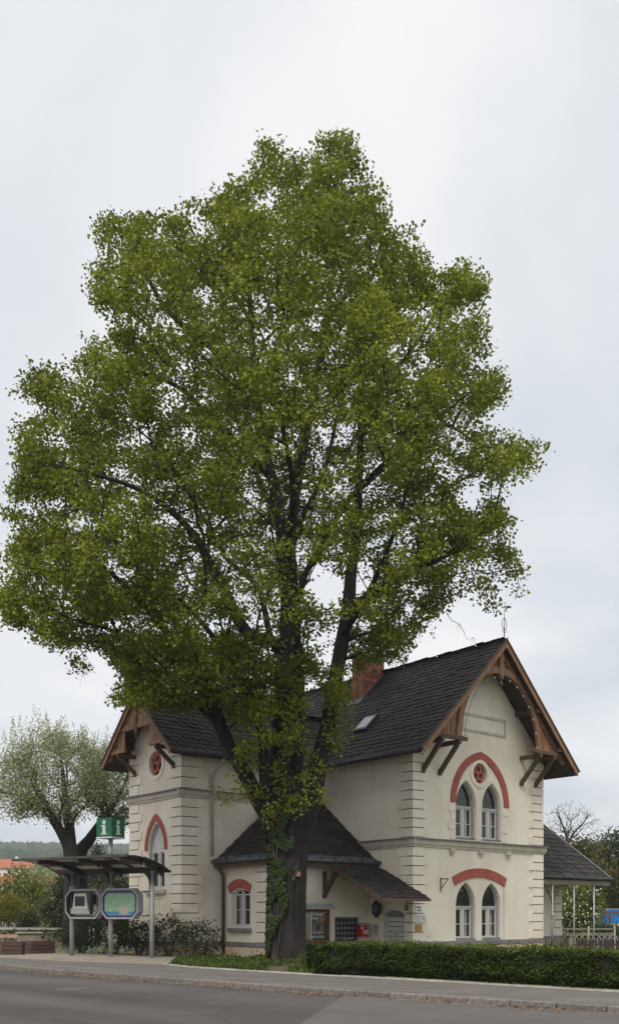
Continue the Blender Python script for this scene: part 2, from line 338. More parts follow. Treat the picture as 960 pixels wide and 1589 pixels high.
M['mapblue'] = mat('map_blue', (.02, .20, .36), (.03, .27, .44), 5, .35)

# ------------------------------------------------------------------ the setting: ground, road, pavement, hill
KERB = [(-70, 92), (-30, 51.6), (-17, 38.2), (-9.9, 30.98), (-6.6, 27.6), (-4, 25.1), (-1.83, 23.05), (0, 21.45), (1.61, 20.1), (3.02, 18.95), (4.3, 17.95), (5.46, 17.05), (9, 14.2), (20, 5), (45, -16)]
BACK = [(-75, 99), (-26, 55), (-10.6, 40.9), (-4.6, 36.3), (-4.7, 31.2), (-3.5, 29.2), (0, 25.9), (1.94, 24.25), (3.63, 22.75), (5.12, 21.4), (6.44, 20.2), (12, 15.4), (22, 6.6), (48, -14)]
MID = [(-72, 95), (-28, 53.0), (-12.6, 37.0), (-8.05, 33.0), (-4.7, 31.2)]
def interp(line, x):
    return float(np.interp(x, [p[0] for p in line], [p[1] for p in line]))
def ss(a, b, x):
    t = min(1, max(0, (x - a) / (b - a))); return t * t * (3 - 2 * t)
def gz(x, y):
    yb = interp(BACK, x) if x > -4.6 else interp([BACK[0], BACK[1], BACK[2], BACK[3]], x)
    d = y - yb
    if d < -.6: return -.32
    z = -.05 - .55 * ss(1.6, 3.6, x) * ss(1.6, 3.6, d)
    z += -2.2 * ss(-13, -19, x) * ss(2.0, 9, d)                  # the bank falls away beyond the plaza
    z += -1.2 * ss(48, 70, y) * ss(-20, 0, x)
    far = math.hypot(x, y)
    z += (11 * ss(150, 330, far) + 36 * ss(300, 900, far) + 50 * ss(700, 1500, far) * (1 + .10 * math.sin(x * .004 + 1) + .05 * math.sin(x * .011))) * (1 - .62 * ss(-.15, .12, x / max(far, 1)))
    return z
xs = sorted(set([-1700, -1400, -1100, -900, -700, -560, -450, -360, -290, -240, -200, -160, -130, -105, -85, -70, -60] + list(np.arange(-52, 53, 1.0)) + [-4.65, -4.55] + [60, 70, 85, 105, 130, 160, 200, 250, 320, 420, 560, 760, 1000, 1300, 1700]))
ys = sorted(set([-40, -20, 0, 8] + list(np.arange(12, 62, 1.0)) + [65, 70, 76, 84, 95, 110, 130, 150, 175, 200, 230, 260, 300, 350, 420, 500, 600, 720, 850, 1000, 1150, 1300, 1450, 1550, 1700]))
gv = [(x, y, gz(x, y)) for y in ys for x in xs]; nx = len(xs)
gf = [(j * nx + i, j * nx + i + 1, (j + 1) * nx + i + 1, (j + 1) * nx + i) for j in range(len(ys) - 1) for i in range(nx - 1)]
me = bpy.data.meshes.new('ground'); me.from_pydata(gv, [], gf); me.materials.append(M['grassland']); [setattr(p, 'use_smooth', True) for p in me.polygons]
link('ground', me, kind='structure')

def sheet(name, poly, z, m):
    vs = [(x, y, z) for x, y in poly]; me = bpy.data.meshes.new(name)
    tr = tessellate_polygon([[Vector((x, y, 0)) for x, y in poly]]); me.from_pydata(vs, [], tr); me.materials.append(m)
    bm = bmesh.new(); bm.from_mesh(me)
    for f_ in bm.faces:
        if f_.normal.z < 0: f_.normal_flip()
    bm.to_mesh(me); bm.free()
    return link(name, me, kind='structure')
road = sheet('road', KERB + [(45, -40), (-110, -40), (-110, 92)], -.105, M['asphalt'])
sheet('pavement', KERB + BACK[::-1][:9] + MID[::-1], 0, M['walk'])
sheet('plaza', [(x + .0, y) for x, y in BACK[:5]] + MID[::-1][1:], .001, M['plaza'])
# newer, paler asphalt to the right of the seam
a0, a1 = G(462, 1592, -.105), G(532, 1546, -.105)
kk = [p for p in KERB if p[0] > a1.x]
sheet('road_patch', [(a0.x, a0.y), (a1.x, a1.y)] + [(x - .18, y - .22) for x, y in kk[:5]] + [(9.5, 9), (1.5, 9), (a0.x - 1.2, 9)], -.1005, M['asphalt_new'])
# granite kerb stones along the road, concrete edging along the hedge
def along(line, step, x0, x1):
    pts = []
    for (ax, ay), (bx, by) in zip(line, line[1:]):
        n = max(1, int(math.hypot(bx - ax, by - ay) / .1))
        pts += [(ax + (bx - ax) * i / n, ay + (by - ay) * i / n) for i in range(n)]
    pts = [p for p in pts if x0 <= p[0] <= x1]; res = [pts[0]]
    for p in pts:
        if math.hypot(p[0] - res[-1][0], p[1] - res[-1][1]) >= step: res.append(p)
    return res
kerb = bpy.data.objects.new('kerb', None); COL.objects.link(kerb); kerb['kind'] = 'structure'
kp = along(KERB, .86, -26, 10)
for (ax, ay), (bx, by) in zip(kp, kp[1:]):
    d = Vector((bx - ax, by - ay, 0)); ln = d.length; d.normalize(); nrm = Vector((d.y, -d.x, 0)); c = Vector(((ax + bx) / 2, (ay + by) / 2, 0))
    if nrm.y > 0: nrm = -nrm
    j = random.uniform(-.006, .006)
    mb = MB().box(-ln / 2 + .012, ln / 2 - .012, -.075, .075, -.16, .012 + j); o = mb.build('kerb_stone', M['kerb'], kerb)
    md = o.modifiers.new('bevel', 'BEVEL'); md.width = .018; md.segments = 2
    o.location = c + nrm * (.02 + j); o.rotation_euler = (0, 0, math.atan2(d.y, d.x) + random.uniform(-.006, .006))
edging = bpy.data.objects.new('edging', None); COL.objects.link(edging); edging['kind'] = 'structure'
ep = along(BACK[4:], 1.0, -4.65, 12)
for (ax, ay), (bx, by) in zip(ep, ep[1:]):
    ln = math.hypot(bx - ax, by - ay); o = MB().box(-ln / 2 + .005, ln / 2 - .005, -.04, .04, -.15, .035 + random.uniform(-.008, .008)).build('edging_stone', M['edging'], edging)
    o.location = ((ax + bx) / 2, (ay + by) / 2 + .03, 0); o.rotation_euler = (0, 0, math.atan2(by - ay, bx - ax))
# gutter dirt strip by the kerb: pale sand and leaf litter
kk = [(x, y) for x, y in KERB[2:-2]]
sheet('gutter_strip', [(x - .07, y - .07) for x, y in kk] + [(x - .24, y - .26) for x, y in kk[::-1]], -.0985, mat('gutter_grit', (.10, .083, .066), (.17, .14, .105), 2.5, 1, .4, 60))
# dead leaves and grit swept against the kerb
lt = []
for _ in range(1500):
    x = rng.uniform(-12, 9); y = interp(KERB, x); d_ = .10 + rng.exponential(.16); p_ = (x - .68 * d_, y - .735 * d_, -.092)
    if rng.random() < .25 + .75 * (noise.noise(Vector((x * .8, 0, 0))) > .05): lt.append(p_)
LITTER = lt
# manhole
mh = thing('manhole_cover', 'round iron manhole cover let into the dark asphalt road', 'manhole', G(113, 1535, -.1))
MB().tube([(0, 0, -.02), (0, 0, .006)], .36, 28).build('rim', M['kerb'], mh)
MB().tube([(0, 0, -.01), (0, 0, .012)], .30, 28).build('lid', mat('worn_iron', (.075, .068, .064), (.11, .10, .095), 20, .7), mh)

# garden bed in front of the annex
bed = [(-4.62, 36.3), (-4.62, 31.25), (-3.45, 29.28), (0, 25.98), (.2, 27.6), (.4, 29.5), (.5, 36.0), (-1.5, 36.4)]
sheet('garden_bed', bed, -.012, M['soil'])

# ------------------------------------------------------------------ leaves / trees
def leaf_mesh(name, pos, size, m, up=.5, aspect=.85, out=None, parent=None, kind=None, fold=.18, droop=0.0, tri=False):
    pos = np.asarray(pos, float); n = len(pos); size = np.broadcast_to(np.asarray(size, float), (n,)) * rng.uniform(.7, 1.25, n)
    nr = rng.normal(size=(n, 3)); nr /= np.linalg.norm(nr, axis=1)[:, None]
    nr[:, 2] += up
    if out is not None: nr += out
    nr /= np.linalg.norm(nr, axis=1)[:, None]
    d = rng.normal(size=(n, 3)); d[:, 2] -= droop
    d -= nr * (d * nr).sum(1)[:, None]; d /= np.linalg.norm(d, axis=1)[:, None]
    s = np.cross(d, nr); S = size[:, None]
    a = pos - d * S * .5; b = pos + d * S * .5
    l = pos + s * S * .5 * aspect - d * S * .08 + nr * S * fold; r = pos - s * S * .5 * aspect - d * S * .08 + nr * S * fold
    v = np.stack([a, l, b, r], 1).reshape(-1, 3)
    k = np.arange(n)[:, None] * 4
    fi = np.concatenate([k + np.array([[0, 1, 2]]), k + np.array([[0, 2, 3]])], 1).reshape(-1)
    me = bpy.data.meshes.new(name); nf = n * 2
    me.vertices.add(n * 4); me.vertices.foreach_set('co', v.astype(np.float32).ravel())
    me.loops.add(nf * 3); me.loops.foreach_set('vertex_index', fi.astype(np.int32))
    me.polygons.add(nf); me.polygons.foreach_set('loop_start', np.arange(0, nf * 3, 3, dtype=np.int32)); me.polygons.foreach_set('loop_total', np.full(nf, 3, dtype=np.int32))
    me.update(calc_edges=True); me.validate(); me.materials.append(m)
    return link(name, me, parent, kind)

lo_ = leaf_mesh('leaf_litter', np.array(LITTER), .055, mat('dead_leaf', (.13, .075, .035), (.24, .15, .07), 3, .9, rnd=.3), up=2.2, kind='stuff')
tag(lo_, 'brown dead leaves swept against the kerb of the road', 'leaves')
def catmull(pts, n=6):
    P = [np.array(p, float) for p in pts]; P = [2 * P[0] - P[1]] + P + [2 * P[-1] - P[-2]]; r = []
    for i in range(1, len(P) - 2):
        for j in range(n):
            t = j / n
            r.append(.5 * (2 * P[i] + (P[i+1] - P[i-1]) * t + (2*P[i-1] - 5*P[i] + 4*P[i+1] - P[i+2]) * t*t + (3*P[i] - P[i-1] - 3*P[i+1] + P[i+2]) * t**3))
    return r + [P[-2]]

class Skel:
    """skeleton: limbs laid out by hand, then a balanced spanning tree out to the twig ends"""
    def __init__(s): s.p = []; s.par = []; s.r = []; s.len = []; s.seed = []
    def limb(s, pts, start=-1, sub=5):
        """pts: (x,y,z,r); start = node the limb leaves from"""
        last = start
        for q in catmull(pts, sub):
            d = 0 if last < 0 else np.linalg.norm(q[:3] - s.p[last])
            s.p.append(q[:3]); s.par.append(last); s.r.append(max(q[3], .004)); s.len.append((0 if last < 0 else s.len[last]) + d); s.seed.append(True); last = len(s.p) - 1
        return last
    def near(s, pt): return int(np.argmin(np.linalg.norm(np.array(s.p) - np.array(pt), axis=1)))
    def grow(s, att, bf=.35, maxstep=.7, jit=.10, bow=.06):
        att = np.asarray(att, float); n = len(att); done = np.zeros(n, bool); bd = np.full(n, 1e9); bp = np.zeros(n, int)
        for i in range(len(s.p)):
            c = np.linalg.norm(att - s.p[i], axis=1) + bf * s.len[i]; u = c < bd; bd[u] = c[u]; bp[u] = i
        tips = []
        for _ in range(n):
            i = int(np.argmin(np.where(done, 1e9, bd))); done[i] = True; a = att[i]; q = s.p[bp[i]]; last = bp[i]
            dist = np.linalg.norm(a - q); k = max(1, int(dist / maxstep)); new = []
            for j in range(1, k + 1):
                t = j / k; pt = q + (a - q) * t
                if j < k: pt = pt + rng.normal(size=3) * jit * min(1, dist) + np.array([0, 0, -bow * dist * 4 * t * (1 - t)])
                s.p.append(pt); s.par.append(last); s.r.append(0); s.len.append(s.len[last] + np.linalg.norm(pt - s.p[last])); s.seed.append(False); last = len(s.p) - 1; new.append(last)
            for g in new:
                c = np.linalg.norm(att - s.p[g], axis=1) * 1.0 + bf * s.len[g]; u = (c < bd) & ~done; bd[u] = c[u]; bp[u] = g
            tips.append(last)
        return tips
    def mesh(s, r0=.010, ex=.46, sides=(3, 5, 9), rmax=None):
        n = len(s.p); cnt = np.zeros(n); ch = [[] for _ in range(n)]
        for i in range(n):
            if s.par[i] >= 0: ch[s.par[i]].append(i)
        for i in reversed(range(n)):
            if not ch[i]: cnt[i] += 1
            if s.par[i] >= 0: cnt[s.par[i]] += cnt[i]
        rad = np.array([s.r[i] if s.seed[i] else r0 * cnt[i] ** ex for i in range(n)])
        for i in range(n):
            if not s.seed[i] and s.par[i] >= 0: rad[i] = min(rad[i], rad[s.par[i]] * .93)
        mb = MB(); used = set(); stack = [i for i in range(n) if s.par[i] < 0]
        while stack:
            i = stack.pop(); chain = ([s.par[i]] if s.par[i] >= 0 else []) + [i]; first = rad[i]
            while ch[chain[-1]]:
                c = sorted(ch[chain[-1]], key=lambda q: (-s.seed[q] * 1, -rad[q])); stack += c[1:]; chain.append(c[0])
            rr = [rad[q] for q in chain]
            if len(rr) > 1 and s.par[i] >= 0: rr[0] = min(rr[0], rr[1] * 1.25)
            big = max(rr); k = sides[0] if big < .03 else sides[1] if big < .09 else sides[2]
            mb.tube([s.p[q] for q in chain], [max(r, .006) for r in rr], k, cap=False)
        return mb

def fbm(p, s): return noise.fractal(Vector(p) * s, 1.0, 2.0, 3)

def crown_points(shape, n, clump=.9, thr=-.1):
    """points in an ellipsoid-ish blob list [(cx,cy,cz,rx,ry,rz)], thinned by noise into clumps with gaps"""
    pts = []; tot = sum(b[3] * b[4] * b[5] for b in shape)
    for b in shape:
        k = int(n * b[3] * b[4] * b[5] / tot) + 1; c = 0; tries = 0
        while c < k and tries < k * 40:
            tries += 1
            v = rng.normal(size=3); v /= np.linalg.norm(v); v *= rng.uniform(.25, 1) ** .4
            p = np.array(b[:3]) + v * np.array(b[3:6])
            if fbm(p, clump) > thr: pts.append(p); c += 1
    return np.array(pts)

def leafy(name, label, cat, base, limbs, att, leafm, bark, leaves=14, lsize=.12, crad=.3, up=.4, droop=.3, group=None, r0=.010, extra=None, kindc=None, aspect=.85, flat=.8, bf=.35):
    """a whole tree or shrub: Empty > trunk, crown"""
    t = thing(name, label, cat, base, 0, group); B0 = np.array(base)
    sk = Skel()
    for st, pts in limbs:
        pts = [(p[0] - B0[0], p[1] - B0[1], p[2] - B0[2], p[3]) for p in pts]
        sk.limb(pts, -1 if st is None else sk.near(np.array(pts[0][:3])))
    att = np.asarray(att) - B0
    tips = sk.grow(att, bf=bf)
    sk.mesh(r0).build('trunk', bark, t, smooth=True)
    tp = np.array([sk.p[i] for i in tips])
    if leaves:
        pos = np.repeat(tp, leaves, 0) + rng.normal(size=(len(tp) * leaves, 3)) * np.array([crad, crad, crad * flat])
        leaf_mesh('crown', pos, lsize, leafm, up=up, droop=droop, parent=t, aspect=aspect)
    return t, sk, tp

# ------------------------------------------------------------------ the house (local axes: x along the street gable, y along the long side wall)
TH = math.atan2(1240, 1502); D0 = 37.85
house = thing('station_house', 'cream rendered two-storey house with dark shingle roofs, brown timber gables and red window arches', 'house', ((640 - CX) / F * D0, D0, 0), TH)
def HP(s, t, z): return Vector(((640 - CX) / F * D0 + math.cos(TH) * s - math.sin(TH) * t, D0 + math.sin(TH) * s + math.cos(TH) * t, z))
ZB = -.75
MF = lambda u, z, d: (u, -d, z)
MS = lambda u, z, d: (-d, u, z)
MLG = lambda u, z, d: (-7.11 - d, u, z)
MLS = lambda u, z, d: (u, 5.5 - d, z)
MAL = lambda u, z, d: (-5.14 - d, u, z)
MAF = lambda u, z, d: (u, 2.43 - d, z)
MRB = lambda u, z, d: (u, 2.6 - d, z)
MRE = lambda u, z, d: (13.1 + d, u, z)

def lancet(c, wd, z0, zs, za, n=9):
    h = za - zs; hw = wd / 2; cx = max(0.0, (h * h - hw * hw) / wd); rad = cx + hw
    a1 = math.acos(min(1, cx / rad)) if rad else 0
    L_ = [(c - hw, z0)]
    for i in range(n + 1):
        a = a1 * i / n; L_.append((c + cx - rad * math.cos(a), zs + (h / (rad * math.sin(a1))) * rad * math.sin(a)))
    R_ = [(2 * c - u, z) for u, z in L_[:-1]][::-1]
    return L_ + R_
def segarch(c, wd, zs, rise, n=14):
    hw = wd / 2; rad = (hw * hw + rise * rise) / (2 * rise); a1 = math.asin(min(1, hw / rad)); zc = zs + rise - rad
    return [(c + rad * math.sin(-a1 + 2 * a1 * i / n), zc + rad * math.cos(-a1 + 2 * a1 * i / n)) for i in range(n + 1)]
def circ(c, z, r, n=24): return [(c + r * math.sin(2 * math.pi * i / n), z + r * math.cos(2 * math.pi * i / n)) for i in range(n)]
def rect(u0, u1, z0, z1): return [(u0, z0), (u1, z0), (u1, z1), (u0, z1)]

def wall_panel(outline, holes, Mp, depth=.22, m=None):
    loops = [outline] + holes; mb = MB(); flat = [p for l in loops for p in l]
    mb.add([Mp(u, z, 0) for u, z in flat], tessellate_polygon([[Vector((u, z, 0)) for u, z in l] for l in loops]))
    for h in holes:
        n = len(h); mb.add([Mp(u, z, 0) for u, z in h] + [Mp(u, z, -depth) for u, z in h], [(i, (i + 1) % n, n + (i + 1) % n, n + i) for i in range(n)])
    return mb.build('wall', m or M['wall'], house)

def zr(s): return 7.85 + (s + .85) * .996            # top of the street wing's roof, left slope
GW = 8.15; GC = 4.075; APEX = zr(GC)
lan = [(3.09, 4.70, 6.10, 7.10), (4.70, 4.70, 6.10, 7.10), (3.09, .56, 1.97, 2.92), (4.70, .56, 1.97, 2.92)]
holes = [lancet(c, 1.2, a, b, d) for c, a, b, d in lan] + [circ(3.95, 7.47, .43)]
wall_panel([(0, ZB), (GW, ZB), (GW, zr(0) - .2), (GC, APEX - .2), (0, zr(0) - .2)], holes, MF, .26)
DOOR = [(.46, ZB + .3)] + segarch(1.14, 1.36, 1.62, .2)[::1] + [(1.82, ZB + .3)]
wall_panel([(0, ZB), (12.5, ZB), (12.5, 8.55), (0, 8.55)], [DOOR], MS, .3)
MB().add([(GW, 0, ZB), (GW, 12.5, ZB), (GW, 12.5, 8.6), (GW, 0, 8.6)], [(0, 1, 2, 3)]).build('wall', M['wall'], house)
MB().add([(0, 12.5, ZB), (GW, 12.5, ZB), (GW, 12.5, 8.6), (GC, 12.5, 12.5), (0, 12.5, 8.6)], [(0, 1, 2, 3, 4)]).build('wall', M['wall'], house)
# left wing
LT0, LT1, LC, LZ, LM = 5.5, 9.49, 7.495, 7.8, .955
def zl(t): return LZ + (t - 4.7) * LM
LAPEX = zl(LC)
wall_panel([(LT0, ZB), (LT1, ZB), (LT1, zl(LT0) - .18), (LC, LAPEX - .18), (LT0, zl(LT0) - .18)], [lancet(7.4, 1.25, 2.6, 4.25, 5.32), circ(7.42, 7.68, .5)], MLG, .24)
wall_panel([(-7.11, ZB), (0, ZB), (0, 8.3), (-7.11, 8.3)], [], MLS)
MB().add([(-7.11, LT1, ZB), (0, LT1, ZB), (0, LT1, 8.3), (-7.11, LT1, 8.3)], [(0, 1, 2, 3)]).build('wall', M['wall'], house)
# annex in the inner corner
AW = [(3.72, 1.08), (4.96, 1.08)] + segarch(4.34, 1.24, 2.38, .22)[::-1]
wall_panel([(2.43, ZB), (5.5, ZB), (5.5, 3.75), (2.43, 3.75)], [AW], MAL, .2)
GB = (-1.92, -.62, .40, 1.50)
wall_panel([(-5.14, ZB), (0, ZB), (0, 3.75), (-5.14, 3.75)], [rect(*GB)], MAF, .16)
# rear block under the platform canopy
wall_panel(rect(GW, 13.1, ZB, 3.6), [], MRB); wall_panel(rect(2.6, 9, ZB, 3.6), [], MRE)

# plinth, ledges, cornices
def strip(name, m, Mp, u0, u1, z0, z1, d, d0=-.02): MB().prism(rect(u0, u1, z0, z1), Mp, d0, d).build(name, m, house)
for Mp, u0, u1 in ((MF, -.05, GW + .05), (MLG, LT0 - .05, LT1 + .05), (MLS, -7.11, -5.14), (MAL, 2.38, 5.5), (MAF, -5.14, 0), (MRB, GW, 13.15), (MRE, 2.55, 9)):
    strip('plinth', M['plinthwall'], Mp, u0, u1, ZB, .36, .045)
    strip('plinth_ledge', M['ledge'], Mp, u0 - .03, u1 + .03, .36, .52, .085)
for u0, u1 in ((0, .42), (1.86, 2.43)):
    strip('plinth', M['plinthwall'], MS, u0, u1, ZB, .36, .043); strip('plinth_ledge', M['ledge'], MS, u0, u1, .36, .52, .083)
def cornice(Mp, u0, u1, z0, z1):
    MB().prism(rect(u0 + .06, u1 - .06, z0, z0 + .1), Mp, -.02, .07).prism(rect(u0 + .03, u1 - .03, z0 + .1, z1 - .076), Mp, -.02, .12).build('cornice', M['cornice'], house)
    MB().prism(rect(u0, u1, z1 - .075, z1 - .03), Mp, -.02, .22).build('cornice_cap', M['ledge'], house)
cornice(MF, -.22, GW + .22, 4.27, 4.64); cornice(MS, -.221, 5.45, 4.272, 4.642)
cornice(MLG, LT0 - .22, LT1 + .22, 6.17, 6.52); cornice(MLS, -7.331, -.01, 6.172, 6.522)
for s_ in (2.23, 4.0, 5.76):
    MB().prism(rect(s_ - .14, s_ + .14, 4.12, 4.27), MF, -.02, .11).prism(rect(s_ - .09, s_ + .09, 4.0, 4.12), MF, -.02, .07).build('console', M['cornice'], house)

# quoins: every block its own stone, proud of the render with open joints
def quoin(x0, x1, y0, y1, z0, z1):
    o = MB().box(x0, x1, y0, y1, z0, z1).build('quoin_stone', M['quoin'], house); return o
def corner(cx, cy, dx, dy, z0, z1, n, w1=.95, w2=.70, pr=.05):
    """stack of corner stones; dx,dy = the directions the two faces run in"""
    h = (z1 - z0) / n
    for i in range(n):
        a = w1 if i % 2 == 0 else w2; b = w2 if i % 2 == 0 else w1; b *= random.uniform(.98, 1.02)
        if cx == 0 and z0 + i * h < 2.1: b = .40
        xa, xb = sorted((cx - dx * pr, cx + dx * a)); ya, yb = sorted((cy - dy * pr, cy + dy * b))
        quoin(xa, xb, ya, yb, z0 + i * h + .02, z0 + (i + 1) * h - .02)
    q = min(w1, w2) - .03; b = .38 if cx == 0 and z0 < 2 else q
    xa, xb = sorted((cx - dx * .006, cx + dx * q)); ya, yb = sorted((cy - dy * .006, cy + dy * b))
    MB().box(xa, xb, ya, yb, z0 + .01, z1 - .01).build('quoin_joint', M['joint'], house)
corner(0, 0, 1, 1, .53, 4.26, 10, .76, .62); corner(0, 0, 1, 1, 4.65, 8.3, 10, .76, .62)
corner(GW, 0, -1, 1, .53, 4.26, 10, .92, .69); corner(GW, 0, -1, 1, 4.65, 8.3, 10, .92, .69)
corner(-7.11, LT0, 1, 1, .53, 6.16, 15, .95, .75); corner(-7.11, LT0, 1, 1, 6.53, 8.2, 4, .95, .75)
corner(-7.11, LT1, 1, -1, .53, 6.16, 15, .95, .70); corner(-7.11, LT1, 1, -1, 6.53, 8.2, 4, .95, .70)
corner(-5.14, 2.43, 1, 1, .53, 3.6, 8, .85, .85)
corner(13.1, 2.6, -1, 1, .53, 3.3, 7, .75, .55)
for side, u in ((0, 2.42), (1, 5.36)):
    for i in range(4):
        wd = .40 if i % 2 == 1 else .26
        u0, u1 = (u - wd, u) if side == 0 else (u, u + wd)
        MB().prism(rect(u0, u1, 4.66 + i * .375 + .014, 4.66 + (i + 1) * .375 - .014), MF, -.02, .035).build('quoin_stone', M['quoin'], house)
for i in range(3):   # stones beside the left wing's lower window
    MB().prism(rect(6.55, 6.75, .9 + i * .5, 1.35 + i * .5), MLG, -.02, .03).build('quoin_stone', M['quoin'], house)

# red arches and roundels
def arch_part(name, outer, inner, Mp, d0, d1, m): return MB().ring(outer, inner, Mp, d0, d1, closed=False).build(name, m, house)
arch_part('window_arch', lancet(3.98, 3.66, 6.15, 6.17, 8.37, 14), lancet(3.98, 3.06, 6.15, 6.17, 8.06, 14), MF, -.02, .06, M['red'])
o_ = segarch(3.96, 3.40, 3.12, .40, 18); i_ = segarch(3.96, 3.12, 2.78, .36, 18)
arch_part('window_arch', o_, i_, MF, -.02, .055, M['red'])
arch_part('window_arch', lancet(7.4, 1.72, 4.2, 4.22, 5.66), lancet(7.4, 1.36, 4.2, 4.22, 5.42), MLG, -.02, .06, M['red'])
arch_part('window_arch', segarch(4.40, 1.58, 2.72, .27), segarch(4.36, 1.30, 2.42, .22), MAL, -.02, .05, M['red'])
# raised plaster hood round each upper lancet and impost column
for c in (3.09, 4.70): arch_part('hood_moulding', lancet(c, 1.40, 6.08, 6.1, 7.28), lancet(c, 1.24, 6.08, 6.1, 7.13), MF, -.02, .03, M['quoin'])
MB().prism(rect(3.74, 4.05, 4.66, 6.0), MF, -.02, .03).prism(rect(3.71, 4.08, 6.0, 6.08), MF, -.02, .05).build('impost_column', M['quoin'], house)
def roundel(c, z, ro, ri, Mp):
    MB().ring(circ(c, z, ro), circ(c, z, ri), Mp, -.02, .045).build('roundel_ring', M['quoin'], house)
    b = MB().prism(circ(c, z, ri + .05), Mp, -.3, -.2).build('roundel_back', M['terracotta'], house)
    mb = MB()
    for k in range(3):
        a = 2 * math.pi * k / 3; cu, cz = c + .42 * ri * math.sin(a), z + .42 * ri * math.cos(a)
        mb.ring(circ(cu, cz, ri * .50, 16), circ(cu, cz, ri * .30, 16), Mp, -.21, -.06 - .006 * k)
    mb.ring(circ(c, z, ri * 1.02), circ(c, z, ri * .90), Mp, -.21, -.09)
    mb.build('trefoil', M['terracotta'], house)
roundel(3.95, 7.47, .60, .43, MF); roundel(7.42, 7.68, .66, .5, MLG)
# blank plaster panel high in the gable and the recessed panel edge of the ground floor
MB().ring(rect(2.85, 5.62, 9.15, 9.9), rect(2.95, 5.52, 9.25, 9.80), MF, -.02, .045).build('plaque_moulding', M['cornice'], house)
MB().prism(rect(5.49, 5.53, .53, 2.78), MF, -.02, .025).build('panel_edge', M['cornice'], house)

# windows
def window(Mp, c, wd, z0, zs, za, rec, frame, seg=None, curtain=True, blind=False, top=True):
    f = .075
    if seg is None: o_, i_ = lancet(c, wd, z0, zs, za), lancet(c, wd - 2 * f, z0 + f, zs, za - 1.45 * f)
    else:
        o_ = [(c - wd/2, z0), (c + wd/2, z0)] + segarch(c, wd, zs, za - zs)[::-1]; i_ = [(c - wd/2 + f, z0 + f), (c + wd/2 - f, z0 + f)] + segarch(c, wd - 2*f, zs - f * .6, za - zs)[::-1]
    win = MB().ring(o_, i_, Mp, -rec - .06, -rec + .03).build('window', frame, house)
    x0, x1 = c - wd / 2 + f, c + wd / 2 - f; zt = zs - .02
    tr = .11 if seg is None else .06
    if top: MB().prism(rect(x0 - .02, x1 + .02, zt - tr, zt), Mp, -rec - .05, -rec + .05).build('transom', frame, win)
    sash = MB(); zb = z0 + f; zt2 = zt - tr if top else (za - f * 1.2)
    if not top: zt2 = zs + .02
    hw = .055
    sash.prism(rect(c - hw, c + hw, zb, za - f if not top else zt2), Mp, -rec - .05, -rec + .045)
    for a, b in ((x0, c - hw), (c + hw, x1)):
        sash.ring(rect(a - .005, b + .005, zb - .005, zt2 + .005), rect(a + .05, b - .05, zb + .06, zt2 - .05), Mp, -rec - .045, -rec + .012)
        zm = zb + (zt2 - zb) * .5 if not top else zb + (zt2 - zb) * .47
        sash.prism(rect(a + .05, b - .05, zm - .016, zm + .016), Mp, -rec - .03, -rec + .008)
        for q0, q1 in ((zb + .06, zm - .016), (zm + .016, zt2 - .05)):
            MB().add([Mp(a + .05, q0, -rec - .02), Mp(b - .05, q0, -rec - .02), Mp(b - .05, q1, -rec - .02), Mp(a + .05, q1, -rec - .02)], [(0, 1, 2, 3)]).build('pane', M['glass'], win)
        if curtain:
            cw = (b - a); cu = MB(); n = 9; lo, hi = (a + .08, a + cw * .62) if a < c - .1 else (b - cw * .62, b - .04)
            vs = []
            for i in range(n):
                u = lo + (hi - lo) * i / (n - 1); d = -rec - .16 + .03 * math.sin(i * 2.1)
                vs += [Mp(u, zb, d), Mp(u, zt2, d)]
            cu.add(vs, [(2*i, 2*i+2, 2*i+3, 2*i+1) for i in range(n - 1)]).build('curtain', M['curtain'], win)
    sash.build('sash', M['frame_white'], win)
    tl = [(u, z) for u, z in i_ if z >= zs - .005] if seg is None else []
    if tl and top:
        n = len(tl)
        if blind: MB().prism(tl, Mp, -rec - .03, -rec - .02).build('arch_panel', M['frame_white'], win)
        else:
            MB().add([Mp(u, z, -rec - .02) for u, z in tl], [tuple(range(n))]).build('pane', M['glass'], win)
    pad = .25
    MB().add([Mp(c - wd/2 - pad, z0 - pad, -rec - .5), Mp(c + wd/2 + pad, z0 - pad, -rec - .5), Mp(c + wd/2 + pad, za + pad, -rec - .5), Mp(c - wd/2 - pad, za + pad, -rec - .5)], [(0, 1, 2, 3)]).build('dark_room_sheet', M['dark'], win)  # near-black sheet: the unlit room's darkness put into its colour
    # stepped reveal moulding outside the frame
    if seg is None: MB().ring(lancet(c, wd + .01, z0, zs, za + .01), lancet(c, wd - .09, z0, zs, za - .075), Mp, -rec + .04, -rec + .11).build('reveal_moulding', M['frame'], win)
    return win
for c, a, b, d in lan:
    wi = window(MF, c, 1.2, a, b, d, .21, M['frame'])
    MB().prism(rect(c - .6, c + .6, a - .02, a + .05), MF, -.24, .02).build('sill', M['ledge'], wi)
wl = window(MLG, 7.4, 1.25, 2.6, 4.25, 5.32, .18, M['frame_white'], blind=True)
MB().prism(rect(6.62, 8.18, 2.44, 2.58), MLG, -.2, .14).prism(rect(6.75, 8.05, 2.34, 2.44), MLG, -.02, .06).build('sill', M['cornice'], wl)
MB().ring(rect(6.8, 8.0, 1.6, 2.3), rect(6.86, 7.94, 1.66, 2.24), MLG, -.02, .03).build('apron_panel', M['quoin'], house)
wa = window(MAL, 4.34, 1.24, 1.08, 2.38, 2.60, .15, M['frame_white'], seg=1, top=False)
MB().prism(rect(3.6, 5.08, .92, 1.06), MAL, -.17, .13).build('sill', M['ledge'], wa)
